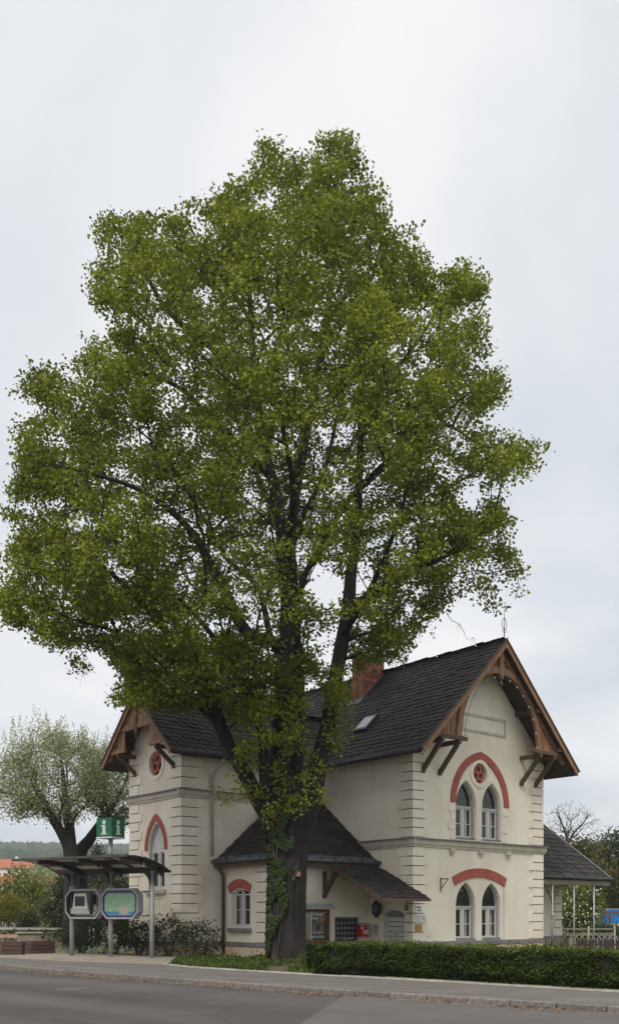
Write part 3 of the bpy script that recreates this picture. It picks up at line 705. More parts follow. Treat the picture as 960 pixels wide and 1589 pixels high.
# glass block window
gbw = MB().ring(rect(GB[0] - .0, GB[1], GB[2], GB[3]), rect(GB[0] + .05, GB[1] - .05, GB[2] + .05, GB[3] - .05), MAF, -.14, -.04).build('glass_block_window', M['ledge'], house)
bm_ = None; nu, nz = 6, 5; bw, bh = (GB[1] - GB[0] - .1) / nu, (GB[3] - GB[2] - .1) / nz
MB().prism(rect(GB[0] + .04, GB[1] - .04, GB[2] + .04, GB[3] - .04), MAF, -.2, -.115).build('joint_mortar', mat('block_mortar', (.26, .27, .28), (.34, .35, .36), 8, .8), gbw)
for i in range(nu):
    for k in range(nz):
        if bm_ is None:
            ob = MB().prism(rect(.018, bw - .018, .018, bh - .018), lambda u, z, d: (u, -d, z), -.03, .002).build('glass_block', M['glassblock'], gbw); bm_ = ob.data
        else: ob = link('glass_block', bm_, gbw)
        ob.location = (GB[0] + .05 + i * bw, 2.43 + .105, GB[2] + .05 + k * bh)
# door in the side wall
dr = MB().ring(DOOR, [(.53, ZB + .3)] + segarch(1.14, 1.22, 1.58, .17) + [(1.75, ZB + .3)], MS, -.26, -.14).build('door_frame', M['door'], house)
dz = ZB + .3; k = 0
leaf = MB().prism([(.55, dz)] + segarch(1.14, 1.18, 1.57, .16) + [(1.73, dz)], MS, -.27, -.23).build('door', mat('door_back', (.20, .20, .195), (.26, .26, .25), 3, .7), house)
while dz < 1.5:
    b = MB().prism(rect(.66, 1.62, dz + .018, dz + .175), MS, -.235, -.185).build('plank', M['door'], leaf); dz += .195; k += 1
MB().prism(rect(.55, .65, ZB + .3, 1.52), MS, -.24, -.178).prism(rect(1.63, 1.73, ZB + .3, 1.52), MS, -.24, -.178).build('stile', M['door'], leaf)
for z_ in (.15, 1.2): MB().prism(rect(.44, .50, z_, z_ + .12), MS, -.15, -.10).build('hinge', M['iron'], leaf)
MB().prism(rect(1.66, 1.70, .35, .5), MS, -.2, -.13).build('door_handle', M['iron'], leaf)
nt_ = tag(MB().prism(rect(.95, 1.27, .58, .98), MS, -.183, -.178).build('paper_notice', M['paper'], None), 'white paper notice stuck on the pale grey planked door', 'notice')
nt_.matrix_world = house.matrix_basis
for i in range(5): MB().prism(rect(.99, 1.23, .64 + i * .06, .66 + i * .06), MS, -.178, -.175).build('print_line', M['red'], nt_)

# ------------------------------------------------------------------ roofs
def pip(pt, poly):
    x, y = pt; c = False; j = len(poly) - 1
    for i in range(len(poly)):
        xi, yi = poly[i]; xj, yj = poly[j]
        if (yi > y) != (yj > y) and x < (xj - xi) * (y - yi) / (yj - yi) + xi: c = not c
        j = i
    return c
def shingles(roof, P0, U, V, poly, nind=0, wd=.44, ex=.28, order=1):
    """overlapping slates with a slanted, cut lower edge; poly in (u,v) on the slope"""
    P0 = Vector(P0); U = Vector(U).normalized(); V = Vector(V).normalized(); Nn = U.cross(V)
    if Nn.z < 0: Nn = -Nn
    ln = ex * 1.55
    prof = [(-wd/2, ln), (-wd/2, ln * .30), (-wd * .28, .05), (wd * .22, 0), (wd/2, ln * .22), (wd/2, ln)]
    umin, umax = min(p[0] for p in poly), max(p[0] for p in poly)
    def pts(u0, v0, jz, u0s=0):
        r = []
        for a, b in prof:
            lift = .004 + .042 * (1 - b / ln) + jz; r.append(P0 + U * (min(max(u0 + a * .97, umin), umax) if u0s == 0 else u0 + a * .97) + V * (v0 + b) + Nn * lift)
        return r
    cells = []; us = [p[0] for p in poly]; vs_ = [p[1] for p in poly]; v = min(vs_); row = 0
    while v < max(vs_):
        u = min(us) + (wd / 2 if row % 2 else 0)
        while u < max(us) + wd / 2:
            if pip((u, v + ex * .5), poly): cells.append((u, v))
            u += wd
        v += ex; row += 1
    cells.sort(key=lambda c: c[0] * order)
    mb = MB(); shared = None
    def quadset(p):
        n = len(p); lo = [q - Nn * .026 for q in p]
        return p + lo, [tuple(range(n))] + [(i, i + 1, n + i + 1, n + i) for i in range(n - 1)]
    for i, (u, v) in enumerate(cells):
        jz = random.uniform(0, .016); ju = random.uniform(-.025, .025); jv = random.uniform(-.024, .024)
        if i < nind and umin + wd / 2 < u < umax - wd / 2:
            if shared is None:
                vsx, fs = quadset(pts(0, 0, 0, 1)); vsx = [q - P0 for q in vsx]
                shared = MB().add(vsx, fs).build('shingle', M['slate'], roof); o = shared
            else: o = link('shingle', shared.data, roof)
            o.location = P0 + U * (u + ju) + V * (v + jv) + Nn * jz
        else: mb.add(*quadset(pts(u + ju, v + jv, jz)))
    if mb.v: mb.build('shingle_cover', M['slate'], roof, kind='stuff')
def slab(poly3, th=.15, m=None):
    n = len(poly3); vs = [Vector(p) for p in poly3] + [Vector(p) - Vector((0, 0, th)) for p in poly3]
    return MB().add(vs, [tuple(range(n)), tuple(range(2*n - 1, n - 1, -1))] + [(i, (i + 1) % n, n + (i + 1) % n, n + i) for i in range(n)]).build('roof', m or M['soffit'], house)
sq = math.hypot(1, .996); RS = (GC + .85) * sq
T0, T1 = -1.3, 12.8
r1 = slab([(-.85, T0, 7.85), (-.85, T1, 7.85), (GC, T1, APEX), (GC, T0, APEX)])
shingles(r1, (-.85, T0, 7.85), (0, 1, 0), (1, 0, .996), [(0, 0), (T1 - T0, 0), (T1 - T0, RS), (0, RS)], nind=300)
r2 = slab([(9.0, T0, 7.85), (9.0, T1, 7.85), (GC, T1, APEX - .002), (GC, T0, APEX - .002)])
shingles(r2, (9.0, T0, 7.85), (0, 1, 0), (-1, 0, .996), [(0, 0), (T1 - T0, 0), (T1 - T0, RS), (0, RS)])
MB().tube([(GC, T0 + .02, APEX + .03), (GC, T1, APEX + .03)], .075, 8).build('ridge_cap', M['slate'], r1)
# left wing: valley against the street wing
sv = -.85 + (LAPEX - 7.85) / .996
r3 = slab([(-8.05, 4.7, LZ), (-.9, 4.7, LZ), (sv, LC, LAPEX), (-8.05, LC, LAPEX)])
lq = math.hypot(1, LM)
shingles(r3, (-8.05, 4.7, LZ), (1, 0, 0), (0, 1, LM), [(0, 0), (7.1, 0), (sv + 8.0, (LC - 4.7) * lq), (0, (LC - 4.7) * lq)], nind=0)
r4 = slab([(-8.05, 10.29, LZ), (-.9, 10.29, LZ), (sv, LC, LAPEX - .002), (-8.05, LC, LAPEX - .002)])
shingles(r4, (-8.05, 10.29, LZ), (1, 0, 0), (0, -1, LM), [(0, 0), (7.1, 0), (sv + 8.0, (LC - 4.7) * lq), (0, (LC - 4.7) * lq)])
MB().tube([(-8.03, LC, LAPEX + .03), (sv, LC, LAPEX + .03)], .07, 8).build('ridge_cap', M['slate'], r3)
MB().bar((-.9, 4.7, LZ + .05), (sv, LC, LAPEX + .05), .16, .02).build('valley_flashing', M['lead'], r3)
# annex hip
AE, ES, ET = 3.66, -5.64, 1.9; AM, AM2 = .78, .86; AZ = AE + (5.48 - ET) * AM; SX = ES + (AZ - AE) / AM2
r5 = slab([(ES, ET, AE), (0.0, ET, AE), (0.0, 5.48, AZ), (SX, 5.48, AZ)], .1)
aq = math.hypot(1, AM)
shingles(r5, (ES, ET, AE), (1, 0, 0), (0, 1, AM), [(.05, .32), (5.6, .32), (5.6, 3.58 * aq), (SX - ES, 3.58 * aq)], wd=.40, ex=.25)
r6 = slab([(ES, ET, AE - .002), (ES, 5.48, AE - .002), (SX, 5.48, AZ - .002)], .1)
aq2 = math.hypot(1, AM2)
shingles(r6, (ES, ET, AE), (0, 1, 0), (1, 0, AM2), [(.3, .3), (3.56, .3), (3.56, (SX - ES) * aq2)], wd=.40, ex=.25)
MB().tube([(ES, ET, AE + .05), (SX, 5.48, AZ + .05)], .07, 6).build('hip_cap', M['slate'], r5)
# zinc eaves of the annex: wide flashing and half-round gutter with brackets
MB().add([(ES - .02, ET - .02, AE + .03), (-.02, ET - .02, AE + .03), (-.02, ET + .27, AE + .25), (ES + .26, ET + .27, AE + .25)], [(0, 1, 2, 3)]).build('eaves_flashing', M['zinc'], r5)
MB().add([(ES - .02, ET - .02, AE + .031), (ES - .02, 5.45, AE + .031), (ES + .26, 5.45, AE + .251), (ES + .26, ET + .27, AE + .251)], [(0, 1, 2, 3)]).build('eaves_flashing', M['zinc'], r5)
MB().tube([(ES - .06, ET - .06, AE + .03), (-.02, ET - .06, AE + .03)], .095, 10).build('gutter', M['zinc'], house, smooth=True)
MB().tube([(ES - .06, 5.45, AE + .031), (ES - .06, ET - .06, AE + .031)], .095, 10).build('gutter', M['zinc'], house, smooth=True)
MB().box(ES, 0, ET, ET + .05, AE - .22, AE - .1).build('fascia', M['timber_dark'], house); MB().box(ES, ES + .05, ET + .05, 5.48, AE - .22, AE - .1).build('fascia', M['timber_dark'], house)
for i in range(8): MB().box(ES + .3 + i * .72, ES + .33 + i * .72, ET - .17, ET + .2, AE - .02, AE + .145).build('gutter_bracket', M['gutter_dark'], house)
for i in range(5): MB().box(ES - .17, ES + .2, ET + .3 + i * .72, ET + .33 + i * .72, AE - .02, AE + .145).build('gutter_bracket', M['gutter_dark'], house)
# porch roof over the door
PZ0, PZ1, PT0, PT1, PSL = 3.50, 2.20, 1.85, -.95, -2.62
r7 = slab([(PSL, PT0, PZ0), (-.01, PT0, PZ0), (-.01, PT1, PZ1), (PSL, PT1, PZ1)], .07)
pm_ = (PZ0 - PZ1) / (PT0 - PT1); pq = math.hypot(1, pm_)
shingles(r7, (PSL, PT1, PZ1), (1, 0, 0), (0, 1, pm_), [(0, 0), (2.6, 0), (2.6, 2.78 * pq), (0, 2.78 * pq)], wd=.3, ex=.2)
MB().bar((PSL - .02, PT0, PZ0 - .06), (PSL - .02, PT1, PZ1 - .06), .04, .16).build('porch_bargeboard', M['timber_dark'], house)
MB().box(PSL, 0, PT1 - .03, PT1, PZ1 - .1, PZ1 - .005).build('porch_fascia', M['timber_dark'], house)
for tt in (-.35, 1.1):
    z_ = PZ1 + (tt - PT1) * pm_ - .17; MB().box(PSL + .02, 0, tt - .07, tt + .07, z_ - .07, z_ + .09).build('porch_purlin', M['timber_dark'], house)
MB().bar((-2.5, 2.40, 2.38), (-2.5, 1.72, 3.2), .14, .18).bar((-2.5, 2.38, 2.25), (-2.5, 2.38, 3.3), .14, .12).build('porch_bracket', M['timber_dark'], house)
# platform canopy roof (hipped) at the rear
CZ, CE, CS = 3.32, .55, 14.35; CM = 1.15; dd = 4.0
cr = slab([(GW + .02, CE, CZ), (CS, CE, CZ), (CS - dd, CE + dd, CZ + dd * CM), (GW + .02, CE + dd, CZ + dd * CM)], .12)
cq = math.hypot(1, CM)
shingles(cr, (GW, CE, CZ), (1, 0, 0), (0, 1, CM), [(0, 0), (CS - GW, 0), (CS - GW - dd, dd * cq), (0, dd * cq)], wd=.44, ex=.28)
slab([(CS, CE, CZ - .002), (CS, CE + 8, CZ - .002), (CS - dd, CE + dd, CZ + dd * CM - .002)], .12)
MB().tube([(CS, CE, CZ + .04), (CS - dd, CE + dd, CZ + dd * CM + .04)], .06, 6).build('hip_cap', M['lead'], cr)
MB().tube([(GW + .05, CE - .07, CZ - .02), (CS + .05, CE - .07, CZ - .02)], .085, 8).build('gutter', M['gutter_dark'], house, smooth=True)
MB().box(GW + .03, CS - .05, CE + .02, CE + .1, CZ - .33, CZ - .13).build('canopy_beam', mat('weathered_soffit', (.20, .165, .12), (.28, .235, .18), 3, .8), house)
for s_ in (9.75, 11.4, 13.0):
    cm = MB().tube([(s_, CE + .06, ZB), (s_, CE + .06, CZ - .36)], .038, 10).tube([(s_, CE + .06, 1.5), (s_, CE + .06, 1.6)], .062, 10).tube([(s_, CE + .06, ZB), (s_, CE + .06, .2)], .055, 10).build('canopy_post', M['galv'], house, smooth=True)
    for sg in (-1, 1):
        arc = [(s_ + sg * (.02 + .62 * (i / 8) ** 1.6), CE + .06, 2.0 + .98 * (i / 8)) for i in range(9)]
        MB().tube(arc, .022, 6).tube([(s_ + sg * (.27 + .16 * math.cos(a * math.pi / 5)), CE + .06, 2.72 + .16 * math.sin(a * math.pi / 5)) for a in range(11)], .016, 5).build('spandrel_bracket', M['iron'], cm)

# gutters and downpipes of the two wings
MB().tube([(-.95, -1.25, 7.80), (-.95, 4.65, 7.78)], .085, 10).build('gutter', M['gutter_dark'], house, smooth=True)
MB().tube([(-8.0, 4.61, 7.77), (-.95, 4.61, 7.78)], .085, 10).build('gutter', M['gutter_dark'], house, smooth=True)
MB().tube([(-5.72, 4.62, 7.74), (-5.72, 4.75, 7.5), (-5.74, 5.32, 7.2), (-5.76, 5.40, 6.9), (-5.76, 5.40, 6.62)], .055, 8).tube([(-5.76, 5.38, 6.65), (-5.76, 5.22, 6.5), (-5.76, 5.22, 6.2), (-5.76, 5.40, 6.02), (-5.76, 5.40, 3.9)], .055, 8).build('downpipe', M['pipe_cream'], house, smooth=True)
for z_ in (5.6, 4.4): MB().tube([(-5.76, 5.40, z_), (-5.76, 5.40, z_ + .06)], .075, 8).build('pipe_clip', M['pipe_cream'], house)
MB().tube([(ES - .06, 5.3, AE - .02), (ES + .2, 5.32, AE - .3), (-5.26, 5.36, AE - .55), (-5.26, 5.36, -.6)], .065, 8).build('downpipe', M['pipe_dark'], house, smooth=True)
# skylight and chimney on the street wing
def RP(s, t, d=0): q = Vector((s, t, zr(s))); nn = Vector((-.996, 0, 1)).normalized(); return q + nn * d
sk0 = MB(); c4 = [(.62, 3.25), (.62, 4.05), (1.32, 4.05), (1.32, 3.25)]
sk0.add([RP(a, b, .0) for a, b in c4] + [RP(a, b, .16) for a, b in c4], [(4, 5, 6, 7), (0, 1, 5, 4), (1, 2, 6, 5), (2, 3, 7, 6), (3, 0, 4, 7)])
sky_ = sk0.build('skylight', M['gutter_dark'], house)
MB().add([RP(a, b, .168) for a, b in ((.70, 3.33), (.70, 3.97), (1.25, 3.97), (1.25, 3.33))], [(0, 1, 2, 3)]).build('pane', M['skyglass'], sky_)
ch = MB().box(2.72, 4.07, 5.86, 6.52, 10.4, 13.5).build('chimney', M['mortar'], house)
bk = MB(); z_ = 11.2; row = 0
while z_ < 13.3:
    for face, (u0, u1) in enumerate(((2.70, 4.09), (5.84, 6.54), (2.70, 4.09), (5.84, 6.54))):
        u = u0 - (.156 if row % 2 else 0)
        while u < u1:
            a, b = max(u, u0), min(u + .29, u1)
            if b - a > .05:
                if face == 0: bk.box(a + .006, b - .006, 5.84 + .001 * (row % 2), 5.88, z_, z_ + .088)
                elif face == 1: bk.box(2.70, 2.74, a + .006, b - .006, z_ + .0005, z_ + .088)
                elif face == 2: bk.box(a + .006, b - .006, 6.50, 6.54, z_, z_ + .088)
                else: bk.box(4.05, 4.09, a + .006, b - .006, z_ + .0005, z_ + .088)
            u += .312
    z_ += .112; row += 1
bk.build('brickwork', M['brick'], ch, kind='stuff')
MB().box(2.62, 4.17, 5.76, 6.62, 13.36, 13.48).box(2.68, 4.11, 5.82, 6.56, 13.48, 13.56).build('chimney_cap', M['mortar'], ch)
MB().add([RP(2.45, 5.72, .05), RP(2.45, 6.66, .05), RP(2.74, 6.66, .05), RP(2.74, 5.72, .05)], [(0, 1, 2, 3)]).add([RP(2.6, 5.72, .052), RP(4.0, 5.72, .052), RP(4.0, 5.87, .06), RP(2.6, 5.87, .06)], [(0, 1, 2, 3)]).build('chimney_flashing', M['lead'], ch)

# ------------------------------------------------------------------ timber gables
def rz_(s): return zr(s) if s < GC else zr(2 * GC - s)
def sprism(name, poly, t0, t1, m): return MB().prism(poly, lambda u, z, d: (u, d, z), t0, t1).build(name, m, house)
for sg in (0, 1):
    mir = (lambda s: s) if sg == 0 else (lambda s: 2 * GC - s)
    sprism('bargeboard', [(mir(-.88), 7.87), (mir(GC), APEX + .03), (mir(GC), APEX - .27), (mir(-.70), 7.72)], T0 - .035, T0 + .01, M['timber'])
    sprism('verge_batten', [(mir(-.92), 7.88), (mir(GC), APEX + .085), (mir(GC), APEX - .03), (mir(-.86), 7.83)], T0 - .07, T0 - .036, M['timber_dark'])
    sprism('rafter', [(mir(-.35), zr(-.35) - .17), (mir(GC), APEX - .17), (mir(GC), APEX - .44), (mir(-.15), zr(-.15) - .42)], -1.02, -.90, M['timber'])
    # struts and carrier beams
    for s_ in (.52, 1.50):
        s2 = mir(s_)
        MB().bar((s2, -.03, 7.28), (s2, -.98, 8.30), .15, .15).build('strut', M['timber_dark'], house)
        MB().bar((s2, -.0, 8.38), (s2, -1.12, 8.38), .15, .17).build('carrier_beam', M['timber_dark'], house)
        MB().box(s2 - .09, s2 + .09, -.10, .0, 7.18, 7.36).build('strut_foot', M['timber_dark'], house)
    a, b = sorted((mir(.02), mir(1.98)))
    MB().box(a, b, -1.10, -.96, 8.46, 8.60).build('gallery_beam', M['timber_dark'], house); MB().box(a + .1, b - .1, -1.0, -.82, 8.60, 8.66).build('gallery_board', M['timber'], house)
    # infill planks between arch and rafter
    def ell(s, A_, B_):
        q = 1 - ((s - 3.99) / A_) ** 2; return 8.45 + B_ * math.sqrt(q) if q > 0 else 8.45
    s_ = .22
    while s_ < 4.0:
        zb = 8.62 if s_ + .08 < 1.44 else ell(s_ + .08, 2.52, 3.2); zt = rz_(s_) - .40
        if zt - zb > .05:
            x0, x1 = sorted((mir(s_ + .012), mir(s_ + .168)))
            z0_, z1_ = (rz_(x0 if sg == 0 else x1) - .38, rz_(x1 if sg == 0 else x0) - .38)
            pl_ = [(mir(s_ + .012), zb), (mir(s_ + .168), zb), (mir(s_ + .168), rz_(s_ + .168) - .38), (mir(s_ + .012), rz_(s_ + .012) - .38)]
            sprism('plank', pl_, -.945 - random.uniform(0, .012), -.925, M['timber'])
        s_ += .18
    # curved brace
    n = 16; A1, B1, A2, B2 = 2.34, 3.0, 2.60, 3.27; out_, in_ = [], []
    for i in range(n + 1):
        a = math.pi / 2 * i / n; so, zo = 3.99 - A2 * math.cos(a), 8.45 + B2 * math.sin(a)
        out_.append((mir(so + (0 if sg == 0 else 0)), min(zo, rz_(so) - .2))); in_.append((mir(3.99 - A1 * math.cos(a)), 8.45 + B1 * math.sin(a)))
    MB().ring(out_, in_, lambda u, z, d: (u, d, z), -1.06, -.93, closed=False).build('curved_brace', M['timber'], house)
MB().box(GC - .13, GC + .13, -1.10, -.92, 11.35, APEX - .3).build('king_post', M['timber'], house)
MB().tube([(GC, -1.01, 11.36), (GC, -1.01, 11.25), (GC, -1.01, 11.16), (GC, -1.01, 11.02), (GC, -1.01, 10.9)], [.09, .13, .06, .11, .02], 8).build('pendant', M['timber_dark'], house)
# purlin ends under the overhang
for s_ in (.3, 7.85, 1.8, 6.35): MB().box(s_ - .09, s_ + .09, -1.25, 0, rz_(s_) - .36, rz_(s_) - .17).build('purlin', M['timber_dark'], house)
# iron finial on the apex
fi = MB().tube([(GC, T0 + .1, APEX), (GC, T0 + .1, APEX + 1.35)], [.022, .008], 6)
for sg in (-1, 1):
    fi.tube([(GC + sg * (.02 + .13 * math.sin(a * math.pi / 8)), T0 + .1, APEX + .45 + .5 * a / 8) for a in range(9)], .012, 5)
    fi.tube([(GC + sg * (.06 + .06 * math.cos(a * .8)), T0 + .1, APEX + .42 + .06 * math.sin(a * .8)) for a in range(8)], .012, 5)
fi.build('finial', M['iron'], house)

# left wing's gable timber, plane x = -7.9
def lz_(t): return zl(t) if t < LC else zl(2 * LC - t)
def tprism(name, poly, s0, s1, m): return MB().prism(poly, lambda u, z, d: (d, u, z), s0, s1).build(name, m, house)
for sg in (0, 1):
    mir = (lambda t: t) if sg == 0 else (lambda t: 2 * LC - t)
    tprism('bargeboard', [(mir(4.67), LZ + .02), (mir(LC), LAPEX + .03), (mir(LC), LAPEX - .25), (mir(4.83), LZ - .13)], -8.085, -8.04, M['timber'])
    tprism('verge_batten', [(mir(4.63), LZ + .03), (mir(LC), LAPEX + .085), (mir(LC), LAPEX - .03), (mir(4.69), LZ - .02)], -8.12, -8.086, M['timber_dark'])
    tprism('rafter', [(mir(5.0), zl(5.0) - .16), (mir(LC), LAPEX - .16), (mir(LC), LAPEX - .38), (mir(5.2), zl(5.2) - .38)], -7.98, -7.88, M['timber'])
    s2 = mir(5.98)
    MB().bar((-7.14, s2, 7.42), (-7.95, s2, 8.08), .14, .14).build('strut', M['timber_dark'], house)
    MB().box(-7.22, -7.11, s2 - .09, s2 + .09, 7.32, 7.5).build('strut_foot', M['timber_dark'], house)
    MB().bar((-7.1, s2, 8.12), (-8.02, s2, 8.12), .14, .15).build('carrier_beam', M['timber_dark'], house)
    a, b = sorted((mir(5.3), mir(6.5))); MB().box(-8.0, -7.87, a, b, 8.19, 8.33).build('gallery_beam', M['timber'], house)
    t_ = 5.55
    while t_ < 6.36:
        zt0, zt1 = min(lz_(t_) - .36, 9.02), min(lz_(t_ + .15) - .36, 9.02)
        if zt1 > 8.4: tprism('plank', [(mir(t_), 8.33), (mir(t_ + .145), 8.33), (mir(t_ + .145), zt1), (mir(t_), max(zt0, 8.34))], -7.935 - random.uniform(0, .012), -7.915, M['timber'])
        t_ += .16
tprism('tie_beam', [(6.15, 9.02), (8.84, 9.02), (8.62, 9.26), (6.37, 9.26)], -7.995, -7.87, M['timber'])
t_ = 6.5
while t_ < 8.45:
    if min(lz_(t_), lz_(t_ + .16)) - .36 > 9.3: tprism('plank', [(t_, 9.25), (t_ + .15, 9.25), (t_ + .15, lz_(t_ + .15) - .34), (t_, lz_(t_) - .34)], -7.935 - random.uniform(0, .012), -7.915, M['timber'])
    t_ += .165
MB().box(-8.02, -7.86, LC - .1, LC + .1, 8.85, LAPEX - .25).tube([(-7.94, LC, 8.86), (-7.94, LC, 8.78), (-7.94, LC, 8.7), (-7.94, LC, 8.58)], [.07, .10, .05, .08], 8).build('king_post', M['timber_dark'], house)
for t_ in (5.75, 9.24): MB().box(-8.02, -7.1, t_ - .08, t_ + .08, lz_(t_) - .34, lz_(t_) - .16).build('purlin', M['timber_dark'], house)
# iron bracket on the street facade
MB().tube([(1.58, -.02, 3.02), (1.58, -.42, 3.02)], .02, 6).tube([(1.58, -.02, 2.62), (1.58, -.40, 3.0)], .018, 6).tube([(1.58, -.02, 2.5), (1.58, -.02, 3.08)], .022, 6).build('iron_bracket', M['iron'], house)

# ------------------------------------------------------------------ the big linden
TY = 33.5; KX = TY / F
def TP(px, py, dy=0.0, r=0.0): q = W(px, py, TY + dy); return (q.x, q.y, q.z, r * KX)
base = (TP(447, 1490)[0], TY, -.02)
tree = thing('linden_tree', 'huge spreading linden tree with fresh green leaves and a dark forked trunk before the house', 'tree', base)
B0 = np.array(base)
def rel(pts): return [(p[0] - B0[0], p[1] - B0[1], p[2] - B0[2], p[3]) for p in pts]
sk = Skel()
# limbs measured in the photograph (px, py, depth offset in metres, half width in px)
LIMBS = [
 [(433, 1300, 0, 12), (412, 1262, -.1, 13), (382, 1205, -.2, 12), (352, 1150, -.4, 11), (328, 1090, -.7, 10), (300, 1040, -1.1, 8), (262, 985, -1.6, 6), (215, 930, -2.2, 4.5), (160, 880, -3.0, 3), (100, 845, -3.6, 1.6)],
 [(436, 1290, -.2, 11), (413, 1233, -.4, 9), (408, 1150, -.8, 8), (396, 1105, -1.3, 7), (378, 1060, -1.8, 5.5), (340, 1000, -2.6, 4), (290, 940, -3.4, 2.6), (240, 900, -4.2, 1.5)],
 [(440, 1300, .1, 18), (434, 1217, 0, 17), (437, 1117, -.1, 15), (441, 1033, -.2, 13.5), (446, 983, -.2, 12.5), (446, 933, -.2, 11.5), (440, 883, -.1, 10.5), (436, 820, 0, 9.5), (428, 770, 0, 9), (415, 715, .2, 8), (403, 650, .3, 6.5), (393, 560, .3, 5.5), (388, 470, .3, 4.5), (382, 390, .2, 3), (385, 310, .2, 1.6)],
 [(452, 1310, .4, 17), (456, 1200, .6, 15), (461, 1083, .8, 13), (457, 1017, .8, 11.5), (455, 940, .8, 10.5), (450, 860, .9, 9.5), (455, 790, .9, 8.5), (470, 700, 1.0, 7.5), (485, 620, 1.1, 6.5), (498, 545, 1.1, 5.5), (508, 480, 1.0, 4.8), (520, 400, .9, 3.6), (530, 310, .7, 2.2), (528, 250, .6, 1.3)],
 [(462, 1310, .1, 18), (482, 1245, 0, 16), (495, 1183, -.1, 14), (508, 1133, -.2, 13), (518, 1067, -.2, 12), (530, 1000, -.2, 11), (540, 943, -.1, 10.5), (545, 883, 0, 9), (553, 833, .1, 8), (556, 750, .2, 6.5), (560, 660, .3, 5.5), (561, 570, .3, 4.6), (565, 480, .2, 3.5), (585, 400, 0, 2.2), (600, 330, 0, 1.2)],
 [(541, 945, -.1, 7), (557, 933, -.2, 6), (583, 917, -.5, 5.2), (620, 897, -.9, 4.4), (680, 868, -1.4, 3.4), (730, 850, -1.7, 2.4), (775, 870, -2.0, 1.4)],
 [(457, 945, .8, 6), (473, 893, .6, 5.2), (493, 857, .4, 5), (515, 815, .1, 4.6), (550, 765, -.3, 4.2), (590, 725, -.7, 3.8), (635, 685, -1.1, 3.0), (690, 640, -1.5, 2.2), (740, 600, -1.8, 1.3)],
 [(447, 1010, -.2, 9), (420, 995, -.6, 9), (387, 985, -1.0, 9.5), (367, 957, -1.2, 9), (347, 913, -1.5, 8), (327, 877, -1.8, 7), (305, 835, -2.1, 5.5), (262, 790, -2.6, 4.4), (205, 755, -3.1, 3.2), (140, 735, -3.6, 2.0), (80, 720, -3.9, 1.2)],
 [(440, 1030, -.2, 6), (420, 990, .3, 5.2), (404, 920, .7, 4.6), (385, 895, 1.0, 4.2), (353, 868, 1.4, 3.8), (325, 820, 1.9, 3.2), (290, 760, 2.5, 2.6), (240, 690, 3.2, 1.8), (180, 640, 3.8, 1.2)],
 [(420, 740, .1, 6), (395, 715, -.2, 5), (360, 680, -.6, 4.4), (320, 640, -1.0, 3.8), (275, 600, -1.4, 3.0), (220, 580, -1.8, 2.2), (150, 575, -2.2, 1.2)],
 [(398, 620, .3, 5.5), (370, 575, 0, 5), (335, 545, -.3, 4.8), (292, 512, -.6, 4.4), (255, 475, -.9, 3.6), (228, 430, -1.1, 2.8), (200, 390, -1.3, 1.8), (178, 350, -1.4, 1.0)],
 [(556, 760, .2, 5), (585, 735, .8, 4.2), (640, 690, 1.5, 3.6), (690, 660, 2.1, 2.6), (745, 690, 2.6, 1.8), (800, 700, 2.9, 1.1)],
 [(560, 640, .3, 4.2), (600, 590, .8, 3.6), (640, 540, 1.2, 2.8), (680, 480, 1.6, 2.0), (715, 440, 1.9, 1.2)],
 [(505, 500, 1.0, 3.8), (545, 450, 1.6, 3.0), (590, 400, 2.0, 2.2), (620, 350, 2.2, 1.2)],
 [(390, 500, .3, 3.4), (345, 430, .8, 3), (310, 380, 1.2, 2.2), (290, 340, 1.4, 1.2)],
 [(452, 850, .9, 5), (470, 800, 2.0, 4.5), (500, 740, 3.2, 4), (520, 660, 4.2, 3.2), (540, 560, 4.8, 2.2), (560, 470, 5.0, 1.3)],
 [(440, 900, -.1, 5), (450, 830, -1.4, 4.6), (455, 760, -2.6, 4.2), (440, 670, -3.6, 3.4), (430, 580, -4.2, 2.6), (440, 480, -4.3, 1.6)],
 [(430, 800, 0, 5), (400, 740, 1.6, 4.4), (370, 660, 3.0, 3.4), (340, 580, 4.0, 2.4), (320, 500, 4.4, 1.4)],
 [(530, 990, -.2, 4.6), (560, 940, -1.6, 4.2), (590, 880, -2.8, 3.4), (620, 800, -3.6, 2.6), (640, 720, -4.0, 1.6)],
 [(345, 1130, -.5, 4), (310, 1100, -1.0, 3.4), (260, 1070, -1.6, 2.6), (210, 1060, -2.0, 1.6), (175, 1070, -2.2, 1.0)],
 [(300, 1040, -1.1, 4), (240, 1010, -1.5, 3.2), (180, 980, -2.0, 2.4), (110, 960, -2.5, 1.6), (50, 930, -2.8, 1.0)],
 [(530, 1000, -.2, 3.2), (560, 985, .4, 2.6), (600, 980, .9, 1.9), (650, 965, 1.2, 1.2)],
]
for i, l in enumerate(LIMBS):
    pts = rel([TP(*p) for p in l])
    sk.limb(pts, -1 if i < 5 else sk.near(pts[0][:3]), 5)
